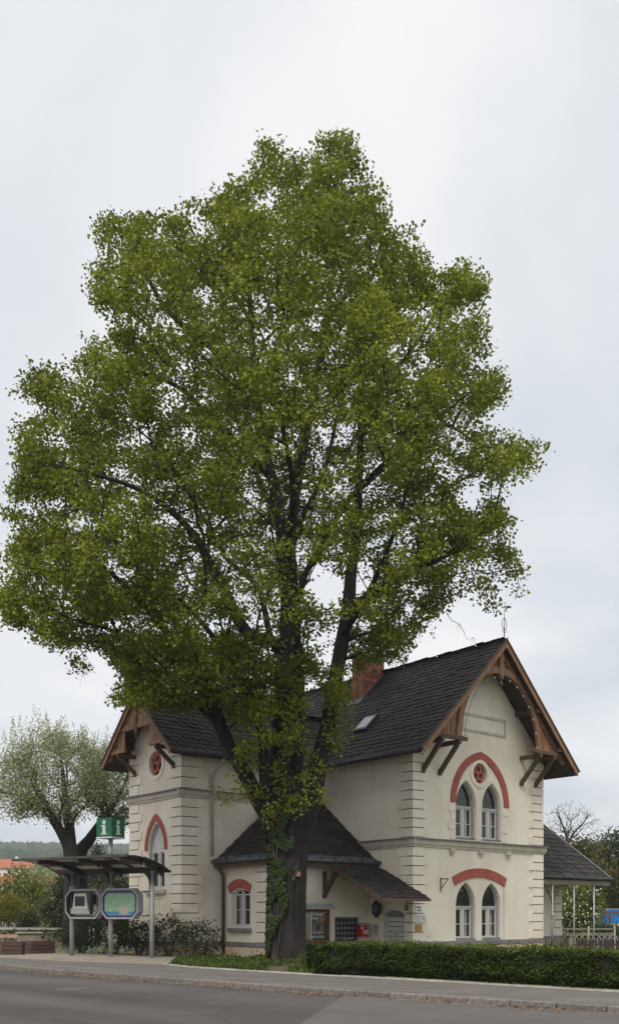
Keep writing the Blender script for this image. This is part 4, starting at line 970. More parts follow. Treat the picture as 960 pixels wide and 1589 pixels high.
OUTL = [(435,205),(458,218),(468,242),(488,216),(530,202),(556,224),(566,262),(600,290),(642,291),(646,340),(656,388),(682,422),(722,404),(752,430),(750,478),(760,528),(783,545),(786,590),(774,640),(768,668),(808,668),(848,676),(846,718),(815,755),(788,772),(768,768),(800,800),(806,824),(784,842),(808,868),(813,908),(810,952),(770,948),(740,938),(702,950),(688,976),(650,982),(636,1012),(618,1042),(592,1022),(560,1040),(545,1085),(530,1120),(500,1075),(478,1050),(470,1110),(500,1160),(470,1180),(430,1160),(395,1190),(365,1180),(360,1110),(330,1095),(300,1105),(255,1098),(215,1108),(158,1088),(196,1050),(160,1012),(128,1008),(136,1045),(98,1052),(104,1012),(68,1000),(28,972),(-12,972),(-14,880),(18,840),(4,800),(28,742),(16,684),(38,640),(20,608),(48,572),(68,556),(112,542),(128,520),(176,514),(150,470),(126,432),(128,410),(164,404),(144,366),(164,324),(214,330),(240,324),(284,338),(284,304),(330,300),(364,268),(394,258),(398,222)]
O_ = np.array(OUTL, float); seg_a = O_; seg_b = np.roll(O_, -1, 0)
def edge_d(p):
    d = seg_b - seg_a; t = np.clip(((p - seg_a) * d).sum(1) / (d * d).sum(1), 0, 1); return np.linalg.norm(seg_a + d * t[:, None] - p, axis=1).min()
# openings where the sky shows through the real crown (px, py, radius)
GAPS = [(505, 915, 34), (228, 672, 22), (735, 772, 26), (700, 735, 14), (350, 880, 12), (755, 640, 14), (480, 350, 10), (600, 640, 9), (300, 665, 9), (690, 440, 12), (565, 900, 14), (410, 1000, 10), (170, 660, 10), (470, 840, 8), (545, 600, 9), (640, 820, 10), (395, 780, 8), (330, 480, 8), (660, 560, 9)]
att = []; tries = 0; NATT = 5000
while len(att) < NATT and tries < 300000:
    tries += 1
    p = np.array([rng.uniform(-14, 850), rng.uniform(200, 1192)])
    if not pip(p, OUTL): continue
    ed = edge_d(p)
    if ed < 6: continue
    if any((p[0] - a) ** 2 + (p[1] - b) ** 2 < c * c * (.7 + .6 * rng.random()) for a, b, c in GAPS): continue
    hd = math.sqrt(max(.1, min(ed, 330) * (660 - min(ed, 330)))) * KX * .92
    u = rng.uniform(-1, 1); u = math.copysign(abs(u) ** .62, u)
    q = W(p[0], p[1], TY + u * hd)
    if ((p[0] - 480) / 130) ** 2 + ((p[1] - 860) / 210) ** 2 < 1 and u < .25 and rng.random() < .62: continue
    zq = q[2]
    if u < .1 and rng.random() < .22: continue
    if zq < 14.5 and q[1] > 35.2 + max(0, zq - 9) * .55: continue
    if zq < 8.6 and q[1] > 33.9: continue
    g = fbm((q[0], q[1] * .8, q[2] * 1.25), .72)
    if g < .055 - .10 * (abs(u) > .8) + .11 * max(0, 1 - ed / 55): continue
    if p[1] > 1040 and p[0] > 400 and rng.random() < .45: continue
    att.append(tuple(q))
for (x0, x1, y0, y1, da, db, k) in ((165, 420, 985, 1106, -3.0, .4, 300), (560, 645, 975, 1040, -1.0, 1.4, 45), (0, 200, 850, 1000, -3.5, -.5, 120), (380, 530, 1040, 1150, -1.6, -.9, 45)):
    c = 0
    while c < k:
        p = (rng.uniform(x0, x1), rng.uniform(y0, y1))
        if not pip(p, OUTL) or edge_d(np.array(p)) < 5: continue
        c += 1; att.append(tuple(W(p[0], p[1], TY + rng.uniform(da, db))))
att = np.array(att) - B0
tips = sk.grow(att, bf=.30, maxstep=.8, jit=.09, bow=.02)
tmb = sk.mesh(.0125, .47, (3, 5, 12))
# fluted trunk: the fused feet of the stems
nr_, ns_ = 90, 130; tv = []; tf = []
prof = [(-.35, 37, 447), (0, 31.5, 447), (.12, 30, 447), (.35, 29, 447), (.8, 28, 446), (1.5, 27.5, 446), (2.3, 27.5, 447), (3.1, 28, 448), (3.8, 30, 449), (4.5, 33, 450), (5.1, 36, 450), (5.6, 35, 450), (6.1, 30, 450)]
for i in range(nr_ + 1):
    z = -.35 + (6.1 + .35) * i / nr_; rr_ = np.interp(z, [p[0] for p in prof], [p[1] for p in prof]) * KX; cx_ = (np.interp(z, [p[0] for p in prof], [p[2] for p in prof]) - 447) * KX
    for j in range(ns_):
        a = 2 * math.pi * j / ns_
        k_ = 1 + .07 * noise.noise(Vector((math.cos(a) * 2.2, math.sin(a) * 2.2, z * .35))) + .06 * noise.noise(Vector((math.cos(a) * 6, math.sin(a) * 6, z * .6))) + .03 * noise.noise(Vector((math.cos(a) * 14, math.sin(a) * 14, z * 1.6))) - .075 * (1 - min(1, 3.2 * abs(noise.noise(Vector((math.cos(a) * 8.5, math.sin(a) * 8.5, z * .8 + 5))))))
        if z < .7: k_ *= 1 + .10 * (1 - z / .7) * max(0, math.sin(a * 5 + .6)) ** 2
        fl = 1 - .32 * ss(4.2, 6.0, z) * (abs(math.sin(a)) ** 2)
        tv.append((cx_ + rr_ * k_ * math.cos(a), rr_ * k_ * fl * math.sin(a) * .92, z))
for i in range(nr_):
    for j in range(ns_): tf.append((i * ns_ + j, i * ns_ + (j + 1) % ns_, (i + 1) * ns_ + (j + 1) % ns_, (i + 1) * ns_ + j))
tf.append(tuple(nr_ * ns_ + j for j in range(ns_)))
tmb.add(tv, tf); tmb.build('trunk', M['bark'], tree, smooth=True)
tp = np.array([sk.p[i] for i in tips])
tw = np.array([(np.array(sk.p[i]) + np.array(sk.p[sk.par[i]])) / 2 for i in tips])
NL = 36
pos = np.concatenate([np.repeat(tp, NL, 0) + np.clip(rng.normal(size=(len(tp) * NL, 3)), -1.7, 1.7) * np.array([.23, .23, .12]) + np.array([0, 0, -.05]),
                      np.repeat(tw, 9, 0) + np.clip(rng.normal(size=(len(tw) * 9, 3)), -1.7, 1.7) * np.array([.20, .20, .12])])
leaf_mesh('crown', pos, .116, M['linden'], up=.75, droop=.9, parent=tree, aspect=.95, fold=.14)
# knot where a branch was sawn off
MB().tube([(.30, -.50, 3.0), (.36, -.62, 3.0)], [.10, .09], 10).build('pruned_knot', mat('cut_wood', (.22, .13, .07), (.32, .2, .11), 8, .8), tree)
# tufts of young shoots around the fork
sp = []
for (px, py, dy) in [(372, 1218, -.7), (350, 1235, -.8), (385, 1232, -.7), (395, 1190, -.7), (370, 1170, -.9), (430, 1190, -1.0), (445, 1165, -1.0), (425, 1150, -1.0), (478, 1225, -.9), (492, 1240, -.9), (462, 1245, -1.0), (470, 1212, -1), (430, 1250, -1.0), (415, 1268, -.9), (520, 1130, -.7), (510, 1150, -.7), (535, 1115, -.7), (500, 1195, -.8), (462, 1140, -.9), (405, 1110, -1.1), (380, 1120, -1.2), (450, 1100, -1.0), (478, 1165, -.8), (400, 1235, -.8), (440, 1215, -1.0), (455, 1255, -1.0), (520, 1165, -.6)]:
    q = np.array(TP(px, py, dy)[:3]) - B0
    for k in range(3): sp.append(q + rng.normal(size=3) * .14)
sp = np.array(sp)
shoot = MB()
for q in sp[::3]:
    i = sk.near(q); shoot.tube([sk.p[i], (np.array(sk.p[i]) + q) / 2 + np.array([0, 0, .05]), q], [.018, .013, .006], 4, cap=False)
shoot.build('shoot_twigs', M['bark'], tree, kind='stuff')
leaf_mesh('trunk_shoots', np.repeat(sp, 24, 0) + rng.normal(size=(len(sp) * 24, 3)) * np.array([.17, .15, .12]), .112, M['linden_low'], up=.6, droop=.7, parent=tree, aspect=.95)
# bare dead twigs hanging below the right-hand limbs
dt = MB()
for (p0, p1) in (((690, 948), (738, 1000)), ((120, 1000), (128, 1040))):
    a = np.array(TP(*p0, -1.2)[:3]) - B0; b = np.array(TP(*p1, -1.2)[:3]) - B0; ln_ = np.linalg.norm(b - a)
    path = [a + (b - a) * t + rng.normal(size=3) * .05 * (0 < t < 1) + np.array([.10, 0, -.10]) * math.sin(math.pi * t) for t in np.linspace(0, 1, 7)]
    dt.tube(path, list(np.linspace(.013, .004, 7)), 4, cap=False)
    for k in range(9):
        c = path[rng.integers(2, 7)]; d = rng.normal(size=3) * np.array([.16, .12, .12]) + (b - a) / ln_ * .18
        dt.tube([c, c + d * .5 + rng.normal(size=3) * .03, c + d + np.array([0, 0, -.06])], [.005, .004, .002], 3, cap=False)
dt.build('dead_twigs', M['bark'], tree, kind='stuff')
# ivy on the trunk: leaf field hugging the bark on the left side
iv = []; io = []
for _ in range(5600):
    py = rng.uniform(1262, 1486); z = EYE + (HZ - py) * KX
    lo, hi = np.interp(py, [1260, 1300, 1340, 1380, 1420, 1450, 1486], [0, 0, 0, 0, 0, 0, 0]), np.interp(py, [1260, 1300, 1350, 1400, 1430, 1460, 1486], [30, 36, 38, 30, 17, 7, 3])
    rr_ = np.interp(z + .02, [p[0] for p in prof], [p[1] for p in prof])
    # angle on the trunk: from the left silhouette towards the viewer
    xpx = rng.uniform(-4, hi); c_ = max(-1, min(1, (rr_ - xpx) / rr_)); a = math.acos(c_)
    if rng.random() < .28: a = -rng.uniform(0, 1.1)
    if fbm((a * 1.2, z * .9, 3.1), 1.1) < -.20 + .6 * max(0, xpx / max(hi, 1) - .6): continue
    rad = rr_ * KX * 1.05 + rng.uniform(.0, .10); cx_ = (np.interp(z, [p[0] for p in prof], [p[2] for p in prof]) - 447) * KX
    iv.append((cx_ - rad * math.cos(a), -rad * math.sin(a), z)); io.append((-math.cos(a) * 1.6, -math.sin(a) * 1.6, .5))
ivy = thing('ivy_plant', 'dense dark ivy climbing up the left side of the big linden trunk', 'ivy', base)
leaf_mesh('ivy_leaves', np.array(iv), .10, M['ivy'], up=.2, droop=1.0, out=np.array(io), parent=ivy, aspect=1.0)
sm = MB()
for k in range(6):
    a = .25 + k * .17; sm.tube([(-math.cos(a + .12 * math.sin(z * 1.7 + k)) * (np.interp(z, [p[0] for p in prof], [p[1] for p in prof]) * KX * 1.04), -math.sin(a + .12 * math.sin(z * 1.7 + k)) * (np.interp(z, [p[0] for p in prof], [p[1] for p in prof]) * KX * 1.0), z) for z in np.arange(.0, 3.6 + .3 * k, .3)], .018, 5, cap=False)
sm.build('ivy_stem', M['bark_grey'], ivy)

# ------------------------------------------------------------------ hedge along the pavement
hl = [(-.05, 27.25), (1.95, 25.1), (3.7, 23.4), (5.2, 22.0), (6.6, 20.75), (9.0, 18.7), (12, 16.2)]
hedge = thing('clipped_hedge', 'long clipped green hedge along the pavement in front of the house', 'hedge', (3.7, 23.4, 0))
hp, hn_, ho, ho2 = [], [], [], []
cum = [0]
for a, b in zip(hl, hl[1:]): cum.append(cum[-1] + math.hypot(b[0] - a[0], b[1] - a[1]))
def hpt(u, v, z):
    x = np.interp(u, cum, [p[0] for p in hl]); y = np.interp(u, cum, [p[1] for p in hl]); d = Vector((.735, -.678)); nb = (.678, .735); return (x + nb[0] * v, y + nb[1] * v, z)
HT, HWD = .80, 1.25
def hbump(u, v, z): return .16 * fbm((u * .9, v, z * 1.3), 1.0) + .09 * fbm((u * 2.7, v, z * 3), 1.0)
for _ in range(46000):
    u = rng.uniform(-.15, cum[-1]); f_ = rng.random()
    if f_ < .62:  # front
        z = rng.uniform(.0, HT); bv = hbump(u, 0, z); tuck = .22 * max(0, (.22 - z) / .22)
        q = hpt(u, -bv + tuck + rng.exponential(.085), z); hp.append(q); ho.append((-.678 * .9, -.735 * .9, .25))
    elif f_ < .93:
        v = rng.uniform(0, HWD); zt = HT + hbump(u, v, 9) * .7
        q = hpt(u, v, zt - rng.exponential(.035)); (hn_ if rng.random() < .65 else hp).append(q); (ho2 if hn_ and hn_[-1] is q else ho).append((-.2, -.2, .8))
    else:
        z = rng.uniform(0, HT); q = hpt(-.1 - rng.uniform(-.15, .12), rng.uniform(0, HWD), z); hp.append(q); ho.append((-.8, .3, .2))
for _ in range(2600):   # new shoots that break the clipped top edge
    u = rng.uniform(-.1, cum[-1]); v = rng.uniform(-.08, HWD); q = hpt(u, v, HT + hbump(u, v, 9) * .7 + rng.exponential(.035)); hn_.append(q); ho2.append((0, 0, .3))
ob = np.array([3.7, 23.4, 0])
leaf_mesh('foliage', np.array(hp) - ob, .062, M['hedge'], up=.2, out=np.array(ho), parent=hedge, aspect=.7)
leaf_mesh('new_shoots', np.array(hn_) - ob, .06, M['hedge_new'], up=.3, out=np.array(ho2), parent=hedge, aspect=.65)
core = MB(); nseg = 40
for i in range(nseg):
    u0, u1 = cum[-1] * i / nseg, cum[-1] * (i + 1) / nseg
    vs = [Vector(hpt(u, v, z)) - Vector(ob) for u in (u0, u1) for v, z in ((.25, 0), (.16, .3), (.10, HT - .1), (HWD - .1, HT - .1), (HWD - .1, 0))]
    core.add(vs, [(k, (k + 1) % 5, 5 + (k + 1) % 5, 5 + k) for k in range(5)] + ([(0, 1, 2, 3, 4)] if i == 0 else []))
core.build('dark_core', mat('hedge_core', (.012, .014, .006), (.022, .024, .01), 14, 1), hedge)  # added solid core; its dark colour stands in for shade inside the hedge

# ------------------------------------------------------------------ information shelter with phone and map
sh_p = G(172, 1484.5); SR = R(-32)
sh = thing('phone_shelter', 'grey steel street shelter with curved dark roof on three posts beside the house', 'shelter', sh_p, SR)
SPC = 2.05
for k in (-1, 0, 1):
    pst = MB().tube([(k * SPC, 0, -.06), (k * SPC, 0, 3.2)], .088, 14).build('post', M['galv'], sh, smooth=True)
    for sg in (-1, 1):
        arc = [(k * SPC + sg * .0, sg * -.0, 2.6)]
        MB().prism([(sg * .07, 2.62), (sg * .07, 3.16), (sg * .46, 3.2), (sg * .22, 3.0), (sg * .11, 2.80)], lambda u, z, d, k=k: (k * SPC + d, u, z), -.03, .03).build('gusset', M['roofsteel'], pst)
        MB().prism([(sg * .07, 2.62), (sg * .07, 3.12), (sg * .40, 3.14), (sg * .2, 2.98), (sg * .11, 2.80)], lambda u, z, d, k=k: (k * SPC + u, d, z), -.028, .028).build('gusset', M['roofsteel'], pst)
prof_r = [(-1.75, 3.60), (-1.3, 3.61), (-.75, 3.56), (-.2, 3.45), (.25, 3.30), (.6, 3.13)]
X0, X1 = -3.40, 2.42
M['polycarb'] = mat('smoked_polycarbonate', (.20, .18, .17), (.26, .24, .22), 3, .3, transl=.6)
rf = MB()
for (y0, z0), (y1, z1) in zip(prof_r, prof_r[1:]):
    pass
roofp = MB()
n = len(prof_r)
roofp.ring([(y, z + .10) for y, z in prof_r], [(y, z + .055) for y, z in prof_r], lambda u, z, d: (d, u, z), X0, X1, closed=False)
roofo = roofp.build('roof_sheet', M['roofsteel'], sh, smooth=False)
for k in range(4):
    xa = X0 + .22 + k * 1.42; xb = xa + 1.08
    for (ya, za), (yb, zb) in ((prof_r[1], prof_r[2]), (prof_r[3], prof_r[4])):
        f0, f1 = .15, .85
        MB().add([(xa, ya + (yb - ya) * f0, za + (zb - za) * f0 + .045), (xb, ya + (yb - ya) * f0, za + (zb - za) * f0 + .045), (xb, ya + (yb - ya) * f1, za + (zb - za) * f1 + .045), (xa, ya + (yb - ya) * f1, za + (zb - za) * f1 + .045)], [(0, 1, 2, 3)]).build('ceiling_panel', M['beige'], roofo)
for k in (-1, 0, 1):
    rb = MB(); pp = [(k * SPC, y, z - .03) for y, z in prof_r]
    for a, b in zip(pp, pp[1:]): rb.bar(a, b, .09, .15)
    rb.build('rib', M['roofsteel'], sh)
for (y, z) in (prof_r[0], prof_r[2], prof_r[-1]): MB().box(X0, X1, y - .05, y + .05, z + .03, z + .12).build('roof_rail', M['roofsteel'], sh)
for k in (-1, 0, 1): MB().tube([(k * SPC + .5, -1.0, 3.46), (k * SPC + .5, -1.0, 3.33)], .012, 6).tube([(k * SPC + .5, -1.0, 3.33), (k * SPC + .5, -1.0, 3.31)], .07, 10).build('ceiling_lamp', M['galv'], sh)
def octo(x0, x1, z0, z1, c): return [(x0 + c, z0), (x1 - c, z0), (x1, z0 + c), (x1, z1 - c), (x1 - c, z1), (x0 + c, z1), (x0, z1 - c), (x0, z0 + c)]
MFR = lambda u, z, d: (u, -d, z)
BZ0, BZ1 = 1.43, 2.58
# phone terminal
ph = MB().ring(octo(-2.33, -.47, BZ0, BZ1, .26), octo(-2.26, -.54, BZ0 + .07, BZ1 - .07, .225), MFR, -.06, .22).build('terminal_frame', M['greysteel'], sh); ph.location.x = .13
MB().prism(octo(-2.24, -.56, BZ0 + .09, BZ1 - .09, .2), MFR, -.10, .02).build('back_panel', M['beige'], ph)
MB().ring(octo(-2.26, -.54, BZ0 + .07, BZ1 - .07, .225), octo(-2.20, -.60, BZ0 + .13, BZ1 - .13, .20), MFR, .02, .21).build('seal', M['black'], ph)
MB().prism([(-2.1, 1.62), (-1.1, 1.62), (-1.2, 1.86), (-1.28, 2.40), (-1.92, 2.40), (-2.0, 1.86)], MFR, .02, .14).build('screen_housing', M['beige'], ph)
MB().prism(rect(-1.86, -1.35, 1.92, 2.30), MFR, .14, .15).build('screen', M['black'], ph)
MB().prism(rect(-2.02, -1.16, 1.66, 1.84), MFR, .14, .16).build('keypad', M['keys'], ph)
MB().prism([(-2.14, 2.42), (-2.0, 2.42), (-2.06, 1.90), (-2.12, 1.86)], MFR, .02, .15).build('side_cheek', M['black'], ph); MB().prism([(-1.2, 2.42), (-1.02, 2.42), (-1.02, 1.62), (-1.06, 1.60), (-1.12, 1.90)], MFR, .02, .15).build('side_cheek', M['black'], ph)
MB().box(-.99, -.84, -.17, -.02, 1.98, 2.36).tube([(-.915, -.2, 2.0), (-.915, -.24, 2.16), (-.915, -.2, 2.34)], [.055, .038, .055], 10).build('handset', M['black'], ph)
MB().tube([(-.9, -.14, 2.0), (-.88, -.16, 1.78), (-.80, -.17, 1.70), (-.72, -.16, 1.76), (-.70, -.12, 2.05), (-.74, -.1, 2.25)], .014, 6).build('handset_cord', M['black'], ph)
# map case
mp_ = MB().ring(octo(-.27, 1.58, BZ0, BZ1, .26), octo(-.20, 1.51, BZ0 + .07, BZ1 - .07, .225), MFR, -.06, .24).build('map_frame', M['greysteel'], sh)
MB().ring(octo(-.20, 1.51, BZ0 + .07, BZ1 - .07, .225), octo(-.13, 1.44, BZ0 + .14, BZ1 - .14, .18), MFR, .1, .235).build('seal', M['blue'], mp_)
MB().prism(octo(-.2, 1.5, BZ0 + .08, BZ1 - .08, .2), MFR, -.1, .20).build('map_backing', M['greysteel'], mp_)
MB().prism(rect(-.10, 1.41, BZ0 + .28, BZ1 - .19), MFR, .2, .206).build('map_sheet', M['map'], mp_)
MB().prism(rect(-.06, .62, BZ0 + .17, BZ0 + .277), MFR, .2, .206).build('map_legend', M['mapblue'], mp_)
MB().prism(rect(1.1, 1.37, BZ0 + .17, BZ0 + .277), MFR, .2, .206).build('map_legend', M['mapblue'], mp_)
MB().prism(rect(-.10, 1.41, BZ1 - .188, BZ1 - .155), MFR, .2, .206).build('map_title_bar', M['blue'], mp_)
MB().prism(octo(.62, 1.08, BZ0 + .2, BZ0 + .52, .1), MFR, .2, .209).build('town_inset', mat('map_inset', (.30, .32, .24), (.48, .48, .38), 30, .4), mp_)
for z_ in (BZ0 + .12, BZ1 - .14): MB().tube([(1.5, .05, z_), (SPC, 0, z_)], .022, 6).build('stay_bar', M['iron'], sh)
for z_ in (BZ0 + .48, BZ0 + .68): MB().box(-.50, -.24, -.2, .0, z_, z_ + .1).build('coupling', M['iron'], sh)
# green information cube on its pole
cu = thing('information_sign', 'green cube sign with white letter i on a pole above the shelter', 'sign', (sh_p.x, sh_p.y, 3.42), R(-30))
MB().tube([(0, 0, .06), (0, 0, 1.06)], .085, 14).build('pole', M['galv'], cu, smooth=True)
cs = .37
MB().box(-cs, cs, -cs, cs, 1.10, 1.80).build('sign_box', M['green'], cu); MB().box(-cs - .012, cs + .012, -cs - .012, cs + .012, 1.05, 1.10).build('base_rim', M['white'], cu); MB().box(-cs - .006, cs + .006, -cs - .006, cs + .006, 1.801, 1.815).build('top_rim', M['green'], cu)
for Mp in (lambda u, z, d: (u, -cs - d, z), lambda u, z, d: (cs + d, u, z)):
    MB().prism(circ(0, 1.655, .085, 18), Mp, .0, .008).prism([(-.14, 1.19), (.14, 1.19), (.14, 1.225), (.075, 1.245), (.075, 1.545), (-.14, 1.545), (-.14, 1.505), (-.075, 1.49), (-.075, 1.245), (-.14, 1.225)], Mp, .0, .008).build('letter', M['white'], cu)

# ------------------------------------------------------------------ things fixed to the house
def at_house(name, label, cat, s, t, z, rz=0): return thing(name, label, cat, HP(s, t, z), TH + rz)
lb = at_house('letter_box', 'small red metal letter box on the annex wall beside the glass block window', 'letterbox', -.52, 2.38, .70)
MB().box(-.27, .22, -.24, .04, 0, .48).build('body', M['redbox'], lb); MB().prism([(-.26, .0), (.05, .06), (.05, .10), (-.27, .05)], lambda u, z, d: (d, u, z + .46), -.29, .24).build('hood', M['greysteel'], lb)
MB().box(.15, .235, -.25, .04, -.005, .47).build('side_frame', M['greysteel'], lb)
MB().box(-.12, .12, -.247, -.238, .12, .27).build('label_plate', M['white'], lb); MB().prism([(-.2, .32), (-.13, .40), (-.2, .48 - .02), (-.26, .39)], lambda u, z, d: (u, -.24 - d, z - .04), 0, .006).build('emblem', M['white'], lb)
MB().box(-.09, .09, -.25, -.2475, .175, .215).build('print_line', M['ink'], lb)
ln = at_house('wall_lantern', 'black six-sided hanging lantern under the porch roof beside the door', 'lantern', -.30, 1.75, 1.46)
hexp = lambda r, z: [(r * math.cos(math.pi / 3 * i), r * math.sin(math.pi / 3 * i), z) for i in range(6)]
def loft(rings):
    mb = MB(); vs = [p for r in rings for p in r]; n = 6
    mb.add(vs, [(i * n + j, i * n + (j + 1) % n, (i + 1) * n + (j + 1) % n, (i + 1) * n + j) for i in range(len(rings) - 1) for j in range(n)] + [tuple(range(n))[::-1], tuple((len(rings) - 1) * n + j for j in range(n))]); return mb
loft([hexp(.03, 0), hexp(.20, .2), hexp(.20, .52), hexp(.05, .70), hexp(.02, .74)]).build('body', M['iron'], ln)
for k in range(6):
    a = math.pi / 3 * (k + .5); c_ = Vector((math.cos(a), math.sin(a), 0)) * .178; u_ = Vector((-math.sin(a), math.cos(a), 0)) * .07
    MB().add([c_ - u_ + Vector((0, 0, .23)), c_ + u_ + Vector((0, 0, .23)), c_ + u_ + Vector((0, 0, .49)), c_ - u_ + Vector((0, 0, .49))], [(0, 1, 2, 3)]).build('pane', M['black'], ln)
MB().tube([(0, 0, .72), (0, 0, 1.75)], .012, 6).build('chain', M['iron'], ln)
def plate(name, label, s0, s1, z0, z1, m, cat='sign', lines=()):
    p_ = at_house(name, label, cat, (s0 + s1) / 2, -.05, (z0 + z1) / 2); w_, h_ = (s1 - s0) / 2, (z1 - z0) / 2
    MB().box(-w_, w_, -.03, .01, -h_, h_).build('plate', m, p_)
    for (x, z, hh, ww) in lines: MB().box(x - ww / 2, x + ww / 2, -.0325, -.03, z - hh / 2, z + hh / 2).build('print_line', M['ink'], p_)
    return p_
plate('wall_plaque', 'small pale plaque with two lines of text, topmost by the house corner', .06, .44, 1.66, 1.98, M['ochre'], lines=((0, .06, .045, .24), (.01, -.06, .045, .18)))
plate('wall_plaque', 'wide white notice plate in two columns between the text plaque and brass plate', .05, .66, 1.28, 1.62, M['ochre'], lines=((-.15, .08, .022, .2), (-.15, .0, .018, .24), (-.15, -.08, .018, .16), (.15, .08, .022, .16), (.15, .03, .018, .14), (.15, -.05, .016, .2)))
plate('wall_plaque', 'brass coloured plate lowest of the plaques by the house corner', .06, .44, .95, 1.22, M['gold'])
nb = thing('house_number_sign', 'small dark blue house number sign beside the door', 'sign', HP(-.03, .30, 1.87), TH - math.pi / 2)
MB().box(-.11, .11, -.02, .01, -.11, .11).build('plate', M['blue'], nb); text_obj('1', .2, M['white'], nb, (0, -.0225, 0), (1, 0, 0), (0, 0, 1))
bl = thing('door_bell', 'small grey bell and keyhole plate on the wall beside the door', 'doorbell', HP(-.02, 2.05, 1.0), TH - math.pi / 2)
MB().box(-.05, .05, -.025, .01, -.2, .02).build('plate', M['greysteel'], bl); MB().tube([(0, -.03, .09), (0, .01, .09)], .07, 12).build('ring', M['greysteel'], bl)
# poster case
pc = at_house('poster_case', 'red wooden poster case with grey canopy beside the tree trunk', 'noticeboard', -3.45, 1.98, 0)
for x in (-.6, .45): MB().box(x - .06, x + .06, -.04, .08, -.1, .55).build('leg', M['redwood'], pc)
MB().ring(rect(-.82, .80, .50, 1.80), rect(-.70, .68, .62, 1.70), lambda u, z, d: (u, -d, z), -.1, .1).build('frame', M['redwood'], pc)
MB().box(-.74, .72, .02, .06, .58, 1.74).build('back_board', M['dark'], pc)
MB().prism([(-.34, 1.80), (.14, 1.86), (.14, 2.02), (-.20, 2.02), (-.34, 1.86)], lambda u, z, d: (d, u, z), -.9, .88).build('canopy', M['greysteel'], pc)
MB().box(-.82, .80, -.22, .0, .42, .52).build('shelf', M['redwood'], pc)
MB().box(-.145, -.085, -.06, .02, .62, 1.70).build('mullion', M['white'], pc)
pb = MB().box(-.07, .62, -.02, .015, .64, 1.68).build('poster', M['black'], pc)
for (tx, sz, x, z, m) in (('POP', .17, .12, 1.44, M['white']), ('13.5.2011', .15, .27, .90, M['white']), ('BERNDORF', .125, .27, .73, M['paper'])):
    text_obj(tx, sz, m, pb, (x, -.022, z), (1, 0, 0), (0, 0, 1), bold=.004)
MB().prism(circ(.46, 1.42, .10, 14), lambda u, z, d: (u, -.02 - d, z), 0, .003).build('badge', mat('orange_print', (.5, .16, .03), None, 3, .6), pb)
skin = mat('printed_skin', (.36, .14, .10), (.42, .20, .15), 9, .6)
for x in (.09, .44): MB().prism(circ(x, 1.14, .065, 12), lambda u, z, d: (u, -.02 - d, z), 0, .003).prism([(x - .12, .99), (x + .12, .99), (x + .06, 1.06), (x - .06, 1.06)], lambda u, z, d: (u, -.02 - d, z), 0, .002).build('printed_portrait', skin, pb)
MB().box(-.05, .60, -.0215, -.02, 1.255, 1.275).build('printed_rule', M['gold'], pb)
for i in range(7): MB().box(.0 + i * .075, .055 + i * .075, -.0225, -.02, 1.56, 1.62).build('print_mark', M['paper'], pb)
pa = MB().box(-.68, -.16, -.018, .016, .64, 1.68).build('poster', mat('pale_poster', (.34, .30, .22), (.46, .34, .30), 3, .6), pc)
MB().box(-.62, -.22, -.021, -.018, .68, .95).build('printed_block', mat('yellow_print', (.5, .38, .04), (.35, .3, .08), 12, .6), pa)
MB().add([(-.70, -.085, .62), (.68, -.085, .62), (.68, -.085, 1.70), (-.70, -.085, 1.70)], [(0, 1, 2, 3)]).build('pane', M['glass'], pc)
# string of small bulbs along the street gable's arch
sl = at_house('fairy_lights', 'string of small clear bulbs hung along the street gable arch', 'lights', GC, -1.09, 8.4)
cab = []
for i in range(15):
    a = math.pi * (i + .5) / 15; x, z = -2.30 * math.cos(a), 2.9 * math.sin(a)
    cab.append((x, 0, z)); MB().tube([(x, -.02, z + .01), (x, -.02, z - .03), (x, -.02, z - .075)], [.012, .04, .01], 8).build('bulb', M['bulb'], sl)
MB().tube(cab, .008, 4).build('cable', M['black'], sl)

# ------------------------------------------------------------------ planters, block, rail, wall on the left
def planter(label, px, py, w_, d_, h_, rz):
    p = thing('wooden_planter', label, 'planter', G(px, py), rz, 'dark plank planters on the plaza')
    for k in range(3):
        z0, z1 = k * h_ / 3 + .01, (k + 1) * h_ / 3 - .008
        for a in ((-w_/2, w_/2, -d_/2, -d_/2 + .04), (-w_/2, w_/2, d_/2 - .04, d_/2), (-w_/2, -w_/2 + .04, -d_/2 + .042, d_/2 - .042), (w_/2 - .04, w_/2, -d_/2 + .042, d_/2 - .042)):
            MB().box(*a, z0, z1).build('plank', M['planter'], p)
    MB().box(-w_/2 + .045, w_/2 - .045, -d_/2 + .045, d_/2 - .045, .02, h_ - .06).build('soil_fill', M['soil'], p)
    return p
planter('dark brown plank planter box at the outer end of the plaza', 20, 1481, .85, .75, .52, R(8))
planter('dark brown plank planter box turned cornerwise in front of the stone block', 61, 1479, .98, .98, .50, R(38))
blk = thing('stone_block', 'squat pale stone gate pier behind the wooden planters', 'block', (G(46, 1474).x, G(46, 1474).y, 0), R(20))
o = MB().box(-.5, .5, -.45, .45, -.6, .72).build('pier', M['stone'], blk); o2 = MB().box(-.56, .56, -.51, .51, .72, .80).build('cap', M['stone'], blk)
for oo in (o, o2): md = oo.modifiers.new('bevel', 'BEVEL'); md.width = .03; md.segments = 2
rl = thing('timber_rail', 'weathered orange timber guard rail running to the stone block', 'rail', W(20, 1472, 45) * Vector((1, 1, 0)))
MB().box(-4, .45, -.06, .06, .50, .66).build('rail', M['rail'], rl); MB().box(-4, .45, -.06, .06, .05, .18).build('rail', M['rail'], rl)
for x in (-3.4, -1.6, .2): MB().box(x - .06, x + .06, .06, .18, -1.0, .66).build('post', M['rail'], rl)
rw = thing('white_railing', 'low white bridge railing with diagonal braces beyond the shrubs', 'railing', W(0, 1440, 62) * Vector((1, 1, 0)))
